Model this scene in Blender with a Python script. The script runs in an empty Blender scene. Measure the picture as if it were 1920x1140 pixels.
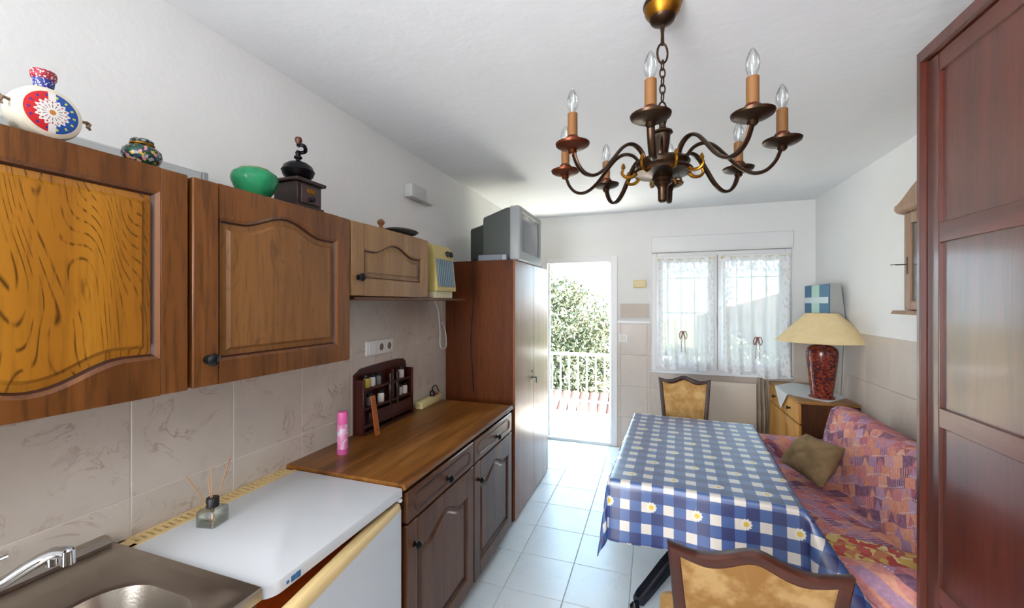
import bpy, bmesh, math, random
from mathutils import Vector, Matrix
random.seed(7)
SC = bpy.context.scene
COL = SC.collection
PI = math.pi

# ---------------------------------------------------------------- camera, sky, sun, exposure
cam = bpy.data.cameras.new('camera')
cam.sensor_width = 36.0
cam.lens = 768.0 / 1920.0 * 36.0
cam.shift_y = -3.0 / 1920.0
cam.clip_start = 0.02
camo = bpy.data.objects.new('camera', cam)
COL.objects.link(camo)
camo.location = (0, 0, 1.542)
camo.rotation_euler = (PI / 2, 0, math.radians(19.1))
SC.camera = camo
SC.view_settings.view_transform = 'Standard'
SC.view_settings.look = 'None'
SC.view_settings.gamma = 1.0
SC.view_settings.use_curve_mapping = False
SC.view_settings.exposure = 3.4

W = bpy.data.worlds.new('sky')
SC.world = W
W.use_nodes = True
wn = W.node_tree.nodes
wl = W.node_tree.links
bg = wn['Background']
tcw = wn.new('ShaderNodeTexCoord')
sx = wn.new('ShaderNodeSeparateXYZ')
rw = wn.new('ShaderNodeValToRGB')
wl.new(tcw.outputs['Generated'], sx.inputs[0])
wl.new(sx.outputs['Z'], rw.inputs[0])
rw.color_ramp.elements[0].position = 0.0
rw.color_ramp.elements[0].color = (0.68, 0.89, 1.0, 1)
rw.color_ramp.elements[1].position = 0.6
rw.color_ramp.elements[1].color = (0.42, 0.72, 1.0, 1)
wl.new(rw.outputs[0], bg.inputs[0])
bg.inputs[1].default_value = 0.9

sun = bpy.data.lights.new('sun', 'SUN')
sun.energy = 13.0
sun.angle = math.radians(0.6)
sun.color = (1.0, 0.96, 0.88)
suno = bpy.data.objects.new('sun', sun)
COL.objects.link(suno)
rl = bpy.data.lights.new('bounce_fill_light', 'AREA')  # added fill lamp behind the camera, aimed up to spread off the ceiling
rl.shape = 'RECTANGLE'
rl.size, rl.size_y = 1.4, 1.0
rl.energy = 4.6
rl.color = (0.94, 0.97, 1.0)
rlo = bpy.data.objects.new('bounce_fill_light', rl)
COL.objects.link(rlo)
rlo.location = (0.25, -0.8, 1.75)
rlo.rotation_euler = Vector((0.0, -0.1, 1.0)).to_track_quat('-Z', 'Y').to_euler()
fl_ = bpy.data.lights.new('rear_fill_light', 'AREA')  # added unseen fill lamp at the closed rear wall; no window is there
fl_.shape = 'RECTANGLE'
fl_.size, fl_.size_y = 1.3, 1.7
fl_.energy = 9
fl_.spread = math.radians(120)
fl_.color = (0.95, 0.97, 1.0)
flo = bpy.data.objects.new('rear_fill_light', fl_)
COL.objects.link(flo)
flo.location = (-0.75, -1.5, 1.5)
flo.rotation_euler = Vector((0.62, 1.0, 0.05)).to_track_quat('-Z', 'Y').to_euler()
suno.rotation_euler = Vector((-0.66, 0.02, -0.75)).to_track_quat('-Z', 'Y').to_euler()


# ---------------------------------------------------------------- helpers
def lin(r, g, b):
    f = lambda c: (c / 255 / 12.92) if c / 255 <= 0.04045 else ((c / 255 + 0.055) / 1.055) ** 2.4
    return (f(r), f(g), f(b), 1.0)


def NB():
    return bmesh.new()


def box(bm, x0, x1, y0, y1, z0, z1, bev=0.0, seg=1, M=None):
    m = Matrix.Translation(((x0 + x1) / 2, (y0 + y1) / 2, (z0 + z1) / 2)) @ Matrix.Diagonal((abs(x1 - x0), abs(y1 - y0), abs(z1 - z0), 1))
    if M is not None:
        m = M @ m
    r = bmesh.ops.create_cube(bm, size=1.0, matrix=m)
    if bev > 0:
        es = list({e for v in r['verts'] for e in v.link_edges})
        bmesh.ops.bevel(bm, geom=es, offset=bev, segments=seg, profile=0.5, affect='EDGES')
    return bm


def loft(bm, loops, cap0=True, cap1=True, closed=True):
    """bridge successive loops of points (same count)"""
    vs = [[bm.verts.new(p) for p in lp] for lp in loops]
    n = len(vs[0])
    for a, b in zip(vs, vs[1:]):
        for i in range(n if closed else n - 1):
            j = (i + 1) % n
            try:
                bm.faces.new((a[i], a[j], b[j], b[i]))
            except ValueError:
                pass
    if cap0:
        bm.faces.new(list(reversed(vs[0])))
    if cap1:
        bm.faces.new(vs[-1])
    return bm


def lathe(bm, prof, n=20, M=None, cap0=True, cap1=True):
    loops = []
    for r, z in prof:
        r = max(r, 1e-4)
        lp = [Vector((r * math.cos(2 * PI * k / n), r * math.sin(2 * PI * k / n), z)) for k in range(n)]
        if M is not None:
            lp = [M @ p for p in lp]
        loops.append(lp)
    return loft(bm, loops, cap0, cap1)


def sweep(bm, pts, prof, caps=True, scales=None, up=Vector((0, 0, 1)), closed=False):
    """sweep a 2D profile along points (parallel frames)"""
    pts = [Vector(p) for p in pts]
    n = len(pts)
    loops = []
    prev = None
    for i, p in enumerate(pts):
        if closed:
            t = (pts[(i + 1) % n] - pts[i - 1]).normalized()
        else:
            t = (pts[min(i + 1, n - 1)] - pts[max(i - 1, 0)]).normalized()
        if prev is None:
            a = up if abs(t.dot(up)) < 0.95 else Vector((1, 0, 0))
            s = t.cross(a).normalized()
        else:
            s = (prev - t * prev.dot(t)).normalized()
        prev = s
        b = s.cross(t).normalized()
        k = scales[i] if scales else 1.0
        loops.append([p + s * (x * k) + b * (y * k) for x, y in prof])
    if closed:
        loops.append(loops[0])
        return loft(bm, loops, False, False)
    return loft(bm, loops, caps, caps)


def circ(r, n=8, ry=None):
    ry = r if ry is None else ry
    return [(r * math.cos(2 * PI * k / n), ry * math.sin(2 * PI * k / n)) for k in range(n)]


def tube(bm, pts, r, n=8, scales=None, closed=False):
    return sweep(bm, pts, circ(r, n), True, scales, closed=closed)


def spline(pts, k=6):
    """Catmull-Rom through points"""
    P = [Vector(p) for p in pts]
    P = [2 * P[0] - P[1]] + P + [2 * P[-1] - P[-2]]
    out = []
    for i in range(1, len(P) - 2):
        for j in range(k):
            t = j / k
            a, b, c, d = P[i - 1], P[i], P[i + 1], P[i + 2]
            out.append(0.5 * ((2 * b) + (c - a) * t + (2 * a - 5 * b + 4 * c - d) * t * t + (3 * b - a - 3 * c + d) * t ** 3))
    out.append(P[-2])
    return out


AX = {'x': lambda a, b, d: Vector((d, a, b)), 'y': lambda a, b, d: Vector((a, d, b)), 'z': lambda a, b, d: Vector((a, b, d))}


def prism(bm, poly, axis, d0, d1):
    f = AX[axis]
    return loft(bm, [[f(a, b, d0) for a, b in poly], [f(a, b, d1) for a, b in poly]])


def offs(poly, d):
    """inward offset of a CCW polygon"""
    n = len(poly)
    out = []
    for i in range(n):
        p0, p1, p2 = Vector(poly[i - 1]), Vector(poly[i]), Vector(poly[(i + 1) % n])
        e1, e2 = (p1 - p0).normalized(), (p2 - p1).normalized()
        n1, n2 = Vector((-e1.y, e1.x)), Vector((-e2.y, e2.x))
        m = n1 + n2
        m = m / max(0.3, 1 + n1.dot(n2))
        out.append((p1.x + m.x * d, p1.y + m.y * d))
    return out


def arch(y0, y1, z0, zs, h, n=28, flip=False):
    """CCW outline in (y,z): flat bottom z0, top arched from shoulder zs by h"""
    def f(t):
        return 0.0 if t < 0.13 or t > 0.87 else 0.5 - 0.5 * math.cos(2 * PI * (t - 0.13) / 0.74)
    if not flip:
        pts = [(y0, z0), (y1, z0)]
        pts += [(y1 + (y0 - y1) * k / n, zs + h * f(k / n)) for k in range(n + 1)]
    else:
        pts = [(y0 + (y1 - y0) * k / n, zs - h * f(k / n)) for k in range(n + 1)] + [(y1, z0), (y0, z0)]
    return pts


def ins(poly, d, zflat, sgn):
    """inset of an arch outline: shrink in y about the centre, move the flat and the arched side inward"""
    a = min(p[0] for p in poly)
    b = max(p[0] for p in poly)
    c, h = (a + b) / 2, (b - a) / 2
    return [(c + (y - c) * (h - d) / h, z + sgn * d if abs(z - zflat) < 1e-6 else z - sgn * d) for y, z in poly]


def gridmesh(bm, nx, ny, fn, uvfn=None):
    vs = [[bm.verts.new(fn(i / nx, j / ny)) for i in range(nx + 1)] for j in range(ny + 1)]
    uv = bm.loops.layers.uv.verify() if uvfn else None
    for j in range(ny):
        for i in range(nx):
            f = bm.faces.new((vs[j][i], vs[j][i + 1], vs[j + 1][i + 1], vs[j + 1][i]))
            if uvfn:
                for l, (a, b) in zip(f.loops, ((i, j), (i + 1, j), (i + 1, j + 1), (i, j + 1))):
                    l[uv].uv = uvfn(a / nx, b / ny)
    return bm


def rbox(bm, x0, x1, y0, y1, z0, z1, r, seg=4, M=None):
    return box(bm, x0, x1, y0, y1, z0, z1, r, seg, M)


def wloc(o):
    v = Vector(o.location)
    while o.parent:
        o = o.parent
        v = v + Vector(o.location)
    return v


def mk(name, bm, mat, parent=None, world=True, ang=38, flat=False):
    """link one mesh object; world=True: vertices are world coordinates"""
    me = bpy.data.meshes.new(name)
    bmesh.ops.recalc_face_normals(bm, faces=bm.faces) if not flat else None
    if parent is not None and world:
        bmesh.ops.translate(bm, verts=bm.verts, vec=-wloc(parent))
    bm.to_mesh(me)
    bm.free()
    if ang:
        for p in me.polygons:
            p.use_smooth = True
        me.set_sharp_from_angle(angle=math.radians(ang))
    if mat:
        me.materials.append(mat)
    o = bpy.data.objects.new(name, me)
    COL.objects.link(o)
    if parent is not None:
        o.parent = parent
    return o


def tag(o, label, cat, group=None):
    o['label'] = label
    o['category'] = cat
    if group:
        o['group'] = group
    return o


def thing(name, label, cat, loc=(0, 0, 0), rz=0.0, group=None):
    o = bpy.data.objects.new(name, None)
    o.empty_display_size = 0.05
    COL.objects.link(o)
    o.location = loc
    o.rotation_euler = (0, 0, rz)
    return tag(o, label, cat, group)


def single(name, bm, mat, label, cat, loc, group=None, **k):
    """a thing that is one mesh; vertices given in world coordinates, origin at loc"""
    bmesh.ops.translate(bm, verts=bm.verts, vec=-Vector(loc))
    o = mk(name, bm, mat, None, **k)
    o.location = loc
    return tag(o, label, cat, group)


def struct(name, bm, mat, parent=None, label=None, **k):
    o = mk(name, bm, mat, parent, **k)
    if parent is None:
        o['kind'] = 'structure'
        if label:
            o['label'] = label
    return o


def clone(o, parent=None, loc=None):
    c = o.copy()
    COL.objects.link(c)
    if parent is not None:
        c.parent = parent
    if loc is not None:
        c.location = loc
    for ch in list(o.children):
        clone(ch, c)
    return c


# ---------------------------------------------------------------- materials
def newmat(name):
    m = bpy.data.materials.new(name)
    m.use_nodes = True
    nt = m.node_tree
    return m, nt, nt.nodes['Principled BSDF']


def plain(name, col, rough=0.5, metal=0.0, spec=0.5, coat=0.0, bump=0.0, bscale=60, trans=0.0):
    m, nt, b = newmat(name)
    b.inputs['Base Color'].default_value = col
    b.inputs['Roughness'].default_value = rough
    b.inputs['Metallic'].default_value = metal
    b.inputs['Specular IOR Level'].default_value = spec
    b.inputs['Coat Weight'].default_value = coat
    b.inputs['Transmission Weight'].default_value = trans
    if bump > 0:
        addbump(nt, b, bump, bscale)
    return m


def addbump(nt, b, strength, scale, dist=0.01, detail=4):
    tc = nt.nodes.new('ShaderNodeTexCoord')
    n = nt.nodes.new('ShaderNodeTexNoise')
    n.inputs['Scale'].default_value = scale
    n.inputs['Detail'].default_value = detail
    bp = nt.nodes.new('ShaderNodeBump')
    bp.inputs['Strength'].default_value = strength
    bp.inputs['Distance'].default_value = dist
    nt.links.new(tc.outputs['Object'], n.inputs['Vector'])
    nt.links.new(n.outputs['Fac'], bp.inputs['Height'])
    nt.links.new(bp.outputs['Normal'], b.inputs['Normal'])


def ramp(nt, src, stops, interp='LINEAR'):
    r = nt.nodes.new('ShaderNodeValToRGB')
    cr = r.color_ramp
    cr.interpolation = interp
    while len(cr.elements) < len(stops):
        cr.elements.new(0.5)
    for e, (p, c) in zip(cr.elements, stops):
        e.position = p
        e.color = c if len(c) == 4 else (*c, 1)
    nt.links.new(src, r.inputs[0])
    return r.outputs[0]


def mixc(nt, fac, a, b, mode='MIX'):
    m = nt.nodes.new('ShaderNodeMix')
    m.data_type = 'RGBA'
    m.blend_type = mode
    for s, v in ((m.inputs[0], fac), (m.inputs[6], a), (m.inputs[7], b)):
        if hasattr(v, 'is_linked') or isinstance(v, bpy.types.NodeSocket):
            nt.links.new(v, s)
        else:
            s.default_value = v
    return m.outputs[2]


def mth(nt, op, a, b=None, c=None):
    m = nt.nodes.new('ShaderNodeMath')
    m.operation = op
    for s, v in zip(m.inputs, (a, b, c)):
        if v is None:
            continue
        if isinstance(v, bpy.types.NodeSocket):
            nt.links.new(v, s)
        else:
            s.default_value = v
    return m.outputs[0]


def coords(nt, kind='Object', scale=(1, 1, 1), rot=(0, 0, 0), loc=(0, 0, 0)):
    tc = nt.nodes.new('ShaderNodeTexCoord')
    mp = nt.nodes.new('ShaderNodeMapping')
    mp.inputs['Scale'].default_value = scale
    mp.inputs['Rotation'].default_value = rot
    mp.inputs['Location'].default_value = loc
    nt.links.new(tc.outputs[kind], mp.inputs['Vector'])
    return mp.outputs[0]


def noise(nt, vec, scale=5, detail=4, rough=0.5, dist=0.0):
    n = nt.nodes.new('ShaderNodeTexNoise')
    n.inputs['Scale'].default_value = scale
    n.inputs['Detail'].default_value = detail
    n.inputs['Roughness'].default_value = rough
    n.inputs['Distortion'].default_value = dist
    nt.links.new(vec, n.inputs['Vector'])
    return n.outputs['Fac']


def wood(name, dark, mid, light, grain='z', fig=1.0, rough=0.4, pores=0.5, cath=0.0, spec=0.5, seed=0.0, coat=0.0):
    """procedural wood: broad figure + fine grain stretched along an axis"""
    m, nt, b = newmat(name)
    st = {'x': (0.09, 1, 1), 'y': (1, 0.09, 1), 'z': (1, 1, 0.09)}[grain]
    v = coords(nt, 'Object', st, loc=(seed, seed * 1.3, seed * 0.7))
    n1 = noise(nt, v, 9 * fig, 3, 0.5, 0.6)
    n2 = noise(nt, v, 75, 3, 0.6)
    base = ramp(nt, n1, [(0.28, dark), (0.5, mid), (0.74, light)])
    if cath > 0:
        s2 = {'x': (0.28, 1, 1), 'y': (1, 0.28, 1), 'z': (1, 1, 0.28)}[grain]
        v2 = coords(nt, 'Object', s2, loc=(0.1 + seed, 0.07, 0.22))
        n3 = noise(nt, v2, 3.6, 2, 0.45, 0.25)
        rings = mth(nt, 'FRACT', mth(nt, 'MULTIPLY', n3, 62.0))
        rg = ramp(nt, rings, [(0.0, (0, 0, 0, 1)), (0.36, (0, 0, 0, 1)), (0.5, (1, 1, 1, 1)), (0.66, (0, 0, 0, 1))])
        v3 = coords(nt, 'Object', {'x': (0.12, 1, 1), 'y': (1, 0.12, 1), 'z': (1, 1, 0.12)}[grain])
        br = ramp(nt, noise(nt, v3, 90, 2, 0.5), [(0.42, (0, 0, 0, 1)), (0.56, (1, 1, 1, 1))])
        k = mth(nt, 'MULTIPLY', mth(nt, 'MULTIPLY', rg, br), cath)
        base = mixc(nt, k, base, tuple(c * 0.22 for c in dark[:3]) + (1,))
    pr = ramp(nt, n2, [(0.36, (1, 1, 1, 1)), (0.5, (0, 0, 0, 1))])
    fac = mth(nt, 'MULTIPLY', pr, pores)
    out = mixc(nt, fac, base, tuple(c * 0.45 for c in dark[:3]) + (1,))
    nt.links.new(out, b.inputs['Base Color'])
    b.inputs['Roughness'].default_value = rough
    b.inputs['Specular IOR Level'].default_value = spec
    b.inputs['Coat Weight'].default_value = coat
    b.inputs['Coat Roughness'].default_value = 0.12
    bp = nt.nodes.new('ShaderNodeBump')
    bp.inputs['Strength'].default_value = 0.12
    bp.inputs['Distance'].default_value = 0.002
    nt.links.new(n2, bp.inputs['Height'])
    nt.links.new(bp.outputs[0], b.inputs['Normal'])
    return m


def marble(name, base, vein, tint, rough=0.3, vs=2.6, veinamt=0.7, bump=0.0):
    m, nt, b = newmat(name)
    g = nt.nodes.new('ShaderNodeNewGeometry')
    oi = nt.nodes.new('ShaderNodeObjectInfo')
    off = nt.nodes.new('ShaderNodeVectorMath')
    off.operation = 'MULTIPLY_ADD'
    cmb = nt.nodes.new('ShaderNodeCombineXYZ')
    for i in range(3):
        nt.links.new(oi.outputs['Random'], cmb.inputs[i])
    nt.links.new(cmb.outputs[0], off.inputs[0])
    off.inputs[1].default_value = (7.3, 5.1, 9.7)
    nt.links.new(g.outputs['Position'], off.inputs[2])
    v = off.outputs[0]
    w = noise(nt, v, vs * 1.6, 5, 0.62, 0.9)
    d = mth(nt, 'ABSOLUTE', mth(nt, 'SUBTRACT', w, 0.5))
    vm = ramp(nt, d, [(0.0, (1, 1, 1, 1)), (0.022, (0, 0, 0, 1))])
    msk = ramp(nt, noise(nt, v, vs * 2.1, 3), [(0.46, (0, 0, 0, 1)), (0.66, (1, 1, 1, 1))])
    cl = ramp(nt, noise(nt, v, vs * 1.2, 4, 0.6), [(0.3, tint), (0.7, base)])
    k = mth(nt, 'MULTIPLY', mth(nt, 'MULTIPLY', vm, msk), veinamt)
    nt.links.new(mixc(nt, k, cl, vein), b.inputs['Base Color'])
    b.inputs['Roughness'].default_value = rough
    if bump:
        bp = nt.nodes.new('ShaderNodeBump')
        bp.inputs['Strength'].default_value = bump
        bp.inputs['Distance'].default_value = 0.002
        nt.links.new(noise(nt, v, 45, 3), bp.inputs['Height'])
        nt.links.new(bp.outputs[0], b.inputs['Normal'])
    return m


def plaster(name, col, scale, strength):
    m, nt, b = newmat(name)
    v = coords(nt, 'Object')
    n = noise(nt, v, 1.2, 3)
    c2 = tuple(c * 0.94 for c in col[:3]) + (1,)
    nt.links.new(ramp(nt, n, [(0.3, c2), (0.7, col)]), b.inputs['Base Color'])
    b.inputs['Roughness'].default_value = 0.85
    b.inputs['Specular IOR Level'].default_value = 0.2
    addbump(nt, b, strength, scale, 0.01, 5)
    return m


M_wall = plaster('wall_paint', lin(238, 238, 236), 38, 0.12)
M_ceil = plaster('ceiling_plaster', lin(239, 240, 241), 14, 0.28)
M_wtile = marble('beige_wall_tile', lin(208, 198, 186), lin(150, 122, 108), lin(196, 186, 174), 0.28, 3.2, 0.7, 0.25)
M_btile = marble('pale_wall_tile', lin(206, 195, 184), lin(186, 168, 152), lin(198, 187, 176), 0.3, 2.0, 0.4)
M_ftile = marble('white_floor_tile', lin(226, 232, 234), lin(196, 204, 208), lin(216, 224, 228), 0.22, 4.0, 0.5)
M_grout = plain('grey_grout', lin(172, 180, 184), 0.9)
M_wgrout = plain('white_grout', lin(214, 206, 196), 0.9)
M_white = plain('white_gloss_paint', lin(232, 232, 232), 0.35)
M_wplastic = plain('white_plastic', lin(226, 226, 222), 0.35)
M_cream = plain('cream_plastic', lin(226, 206, 150), 0.45)
M_oak = wood('oak_frame_wood', lin(84, 46, 16), lin(112, 66, 26), lin(130, 80, 36), 'z', 1.0, 0.36, 0.5)
M_oakh = wood('oak_rail_wood', lin(82, 44, 15), lin(110, 64, 25), lin(126, 76, 33), 'y', 1.0, 0.36, 0.5)
M_oakp = wood('golden_oak_panel', lin(150, 92, 20), lin(176, 116, 30), lin(192, 132, 40), 'z', 0.8, 0.34, 0.25, 1.0)
M_oak2 = wood('oak_panel_wood', lin(116, 74, 32), lin(134, 88, 42), lin(150, 102, 54), 'z', 0.9, 0.34, 0.3, 0.35, seed=3.1)
M_oakl = wood('light_oak_wood', lin(128, 92, 54), lin(150, 112, 70), lin(166, 128, 86), 'z', 0.9, 0.36, 0.25, 0.12)
M_groove = plain('dark_stained_groove', lin(54, 22, 8), 0.5)
M_base = wood('base_cabinet_wood', lin(66, 38, 20), lin(92, 54, 30), lin(108, 68, 40), 'z', 1.0, 0.34, 0.4, spec=0.4)
M_baseh = wood('base_drawer_wood', lin(70, 40, 20), lin(96, 58, 32), lin(112, 72, 42), 'y', 1.0, 0.34, 0.4, spec=0.4)
M_counter = wood('worktop_laminate', lin(84, 48, 16), lin(122, 74, 28), lin(154, 102, 44), 'y', 1.6, 0.32, 0.3)
M_tall = wood('locker_side_laminate', lin(72, 30, 6), lin(90, 42, 9), lin(104, 52, 14), 'z', 0.9, 0.45, 0.35, spec=0.25)
M_tallf = wood('locker_door_laminate', lin(120, 70, 46), lin(140, 86, 58), lin(156, 100, 70), 'z', 0.9, 0.27, 0.12, spec=0.3)
M_maho = wood('mahogany_laminate', lin(70, 28, 17), lin(90, 38, 23), lin(106, 50, 32), 'z', 1.1, 0.34, 0.3, spec=0.8, coat=0.25)
M_mahoh = wood('mahogany_rail', lin(78, 34, 24), lin(96, 46, 33), lin(110, 58, 42), 'y', 1.1, 0.28, 0.25, spec=0.7)
M_pine = wood('knotty_pine', lin(176, 116, 48), lin(206, 150, 74), lin(222, 172, 96), 'z', 0.9, 0.4, 0.2, 0.25)
M_dkbrown = wood('dark_veneer', lin(56, 28, 10), lin(78, 42, 16), lin(94, 54, 22), 'z', 1.0, 0.4, 0.4)
M_chairw = wood('chair_walnut', lin(44, 18, 9), lin(60, 26, 14), lin(74, 34, 20), 'x', 1.0, 0.35, 0.3, spec=0.35)
M_blackknob = plain('black_iron', lin(26, 26, 28), 0.35, 0.6)
M_black = plain('black_plastic', lin(16, 17, 20), 0.4)
M_steel = plain('brushed_steel', lin(178, 170, 160), 0.3, 1.0, bump=0.05, bscale=200)
M_chrome = plain('chrome', lin(210, 212, 216), 0.08, 1.0)
M_brass = plain('aged_brass', lin(150, 102, 32), 0.36, 1.0)
M_bronze = plain('dark_bronze', lin(66, 48, 34), 0.34, 0.85)
M_redbronze = plain('reddish_bronze', lin(96, 46, 22), 0.36, 0.75)
M_tvgrey = plain('grey_tv_plastic', lin(84, 88, 84), 0.5)
M_tvlight = plain('silver_tv_plastic', lin(150, 154, 154), 0.4)
M_screen = plain('dark_glass_screen', lin(92, 98, 104), 0.12, 0.0, 0.8)
M_fridge = plain('fridge_enamel', lin(214, 218, 222), 0.3)
M_fcream = plain('yellowed_plastic', lin(224, 196, 140), 0.4)
M_redwood = wood('red_brown_film', lin(150, 52, 8), lin(186, 78, 18), lin(204, 98, 28), 'y', 1.2, 0.4, 0.4)
M_terra = plain('terracotta', lin(52, 22, 16), 0.85)
M_stone = plain('balcony_floor_stone', lin(228, 222, 212), 0.7)
M_house = plain('cream_render', lin(140, 134, 124), 0.85)
M_darkwin = plain('dark_window', lin(70, 80, 84), 0.2)


def mglass(name, tint=(0.95, 0.98, 0.98, 1), gloss=0.08):
    m, nt, b = newmat(name)
    nt.nodes.remove(b)
    out = nt.nodes['Material Output']
    t = nt.nodes.new('ShaderNodeBsdfTransparent')
    t.inputs[0].default_value = tint
    g = nt.nodes.new('ShaderNodeBsdfGlossy')
    g.inputs['Roughness'].default_value = 0.03
    lw = nt.nodes.new('ShaderNodeLayerWeight')
    lw.inputs[0].default_value = 0.35
    f = mth(nt, 'ADD', mth(nt, 'MULTIPLY', lw.outputs['Fresnel'], 0.6), gloss)
    mx = nt.nodes.new('ShaderNodeMixShader')
    nt.links.new(f, mx.inputs[0])
    nt.links.new(t.outputs[0], mx.inputs[1])
    nt.links.new(g.outputs[0], mx.inputs[2])
    nt.links.new(mx.outputs[0], out.inputs[0])
    return m


M_glass = mglass('clear_pane_glass', gloss=0.02)
M_bulb = mglass('clear_bulb_glass', (0.93, 0.95, 0.95, 1), 0.06)
M_bottle = mglass('clear_bottle_glass', (0.9, 0.95, 0.95, 1), 0.10)


def lace():
    m, nt, b = newmat('white_lace')
    nt.nodes.remove(b)
    out = nt.nodes['Material Output']
    tr = nt.nodes.new('ShaderNodeBsdfTransparent')
    df = nt.nodes.new('ShaderNodeBsdfDiffuse')
    tl = nt.nodes.new('ShaderNodeBsdfTranslucent')
    df.inputs[0].default_value = (0.86, 0.87, 0.88, 1)
    tl.inputs[0].default_value = (0.8, 0.82, 0.85, 1)
    md = nt.nodes.new('ShaderNodeMixShader')
    md.inputs[0].default_value = 0.05
    nt.links.new(df.outputs[0], md.inputs[1])
    nt.links.new(tl.outputs[0], md.inputs[2])
    uv = nt.nodes.new('ShaderNodeTexCoord')
    sp = nt.nodes.new('ShaderNodeSeparateXYZ')
    nt.links.new(uv.outputs['UV'], sp.inputs[0])
    u, v = sp.outputs[0], sp.outputs[1]
    # borders (sides, bottom) and the top band are dense lace, the middle is sheer voile
    side = mth(nt, 'MINIMUM', u, mth(nt, 'SUBTRACT', 1.0, u))
    sb = ramp(nt, side, [(0.07, (1, 1, 1, 1)), (0.13, (0, 0, 0, 1))])
    bb = ramp(nt, v, [(0.10, (1, 1, 1, 1)), (0.24, (0, 0, 0, 1))])
    tb = ramp(nt, v, [(0.84, (0, 0, 0, 1)), (0.88, (1, 1, 1, 1))])
    vo = nt.nodes.new('ShaderNodeTexVoronoi')
    vo.inputs['Scale'].default_value = 26
    nt.links.new(uv.outputs['UV'], vo.inputs['Vector'])
    holes = ramp(nt, vo.outputs['Distance'], [(0.2, (0.74, 0.74, 0.74, 1)), (0.5, (0.97, 0.97, 0.97, 1))])
    band = mth(nt, 'MINIMUM', mth(nt, 'ADD', mth(nt, 'ADD', sb, bb), tb), 1.0)
    wv = noise(nt, coords(nt, 'UV', (14, 0.6, 1)), 2.0, 2)
    sheer = mth(nt, 'ADD', mth(nt, 'MULTIPLY', wv, 0.2), 0.80)
    a = mth(nt, 'ADD', mth(nt, 'MULTIPLY', band, holes), mth(nt, 'MULTIPLY', mth(nt, 'SUBTRACT', 1.0, band), sheer))
    mx = nt.nodes.new('ShaderNodeMixShader')
    nt.links.new(mth(nt, 'MINIMUM', a, 1.0), mx.inputs[0])
    nt.links.new(tr.outputs[0], mx.inputs[1])
    nt.links.new(md.outputs[0], mx.inputs[2])
    nt.links.new(mx.outputs[0], out.inputs[0])
    return m


M_lace = lace()


def gingham():
    m, nt, b = newmat('blue_gingham_daisy_oilcloth')
    tc = nt.nodes.new('ShaderNodeTexCoord')
    sp = nt.nodes.new('ShaderNodeSeparateXYZ')
    nt.links.new(tc.outputs['UV'], sp.inputs[0])
    P = 0.088
    u = mth(nt, 'DIVIDE', sp.outputs[0], P)
    v = mth(nt, 'DIVIDE', sp.outputs[1], P)
    su = mth(nt, 'LESS_THAN', mth(nt, 'FRACT', u), 0.54)
    sv = mth(nt, 'LESS_THAN', mth(nt, 'FRACT', v), 0.54)
    s = mth(nt, 'DIVIDE', mth(nt, 'ADD', su, sv), 2.0)
    base = ramp(nt, s, [(0.0, lin(208, 200, 190)), (0.34, lin(54, 84, 140)), (0.8, lin(26, 40, 96))], 'CONSTANT')
    # daisies every two checks, alternate rows shifted
    v2 = mth(nt, 'DIVIDE', v, 2.0)
    row = mth(nt, 'FLOOR', v2)
    u2 = mth(nt, 'ADD', mth(nt, 'DIVIDE', u, 2.0), mth(nt, 'MULTIPLY', row, 0.5))
    du = mth(nt, 'SUBTRACT', mth(nt, 'FRACT', u2), 0.5)
    dv = mth(nt, 'SUBTRACT', mth(nt, 'FRACT', v2), 0.4)
    r = mth(nt, 'SQRT', mth(nt, 'ADD', mth(nt, 'MULTIPLY', du, du), mth(nt, 'MULTIPLY', dv, dv)))
    ang = mth(nt, 'ARCTAN2', dv, du)
    pet = mth(nt, 'ADD', 0.112, mth(nt, 'MULTIPLY', mth(nt, 'COSINE', mth(nt, 'MULTIPLY', ang, 10.0)), 0.012))
    base = mixc(nt, mth(nt, 'LESS_THAN', r, pet), base, lin(214, 208, 194))
    base = mixc(nt, mth(nt, 'LESS_THAN', r, 0.055), base, lin(214, 176, 36))
    nt.links.new(base, b.inputs['Base Color'])
    b.inputs['Roughness'].default_value = 0.38
    b.inputs['Specular IOR Level'].default_value = 0.9
    b.inputs['Coat Weight'].default_value = 0.55
    b.inputs['Coat Roughness'].default_value = 0.3
    addbump(nt, b, 0.1, 400, 0.001)
    return m


M_cloth = gingham()


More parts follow.
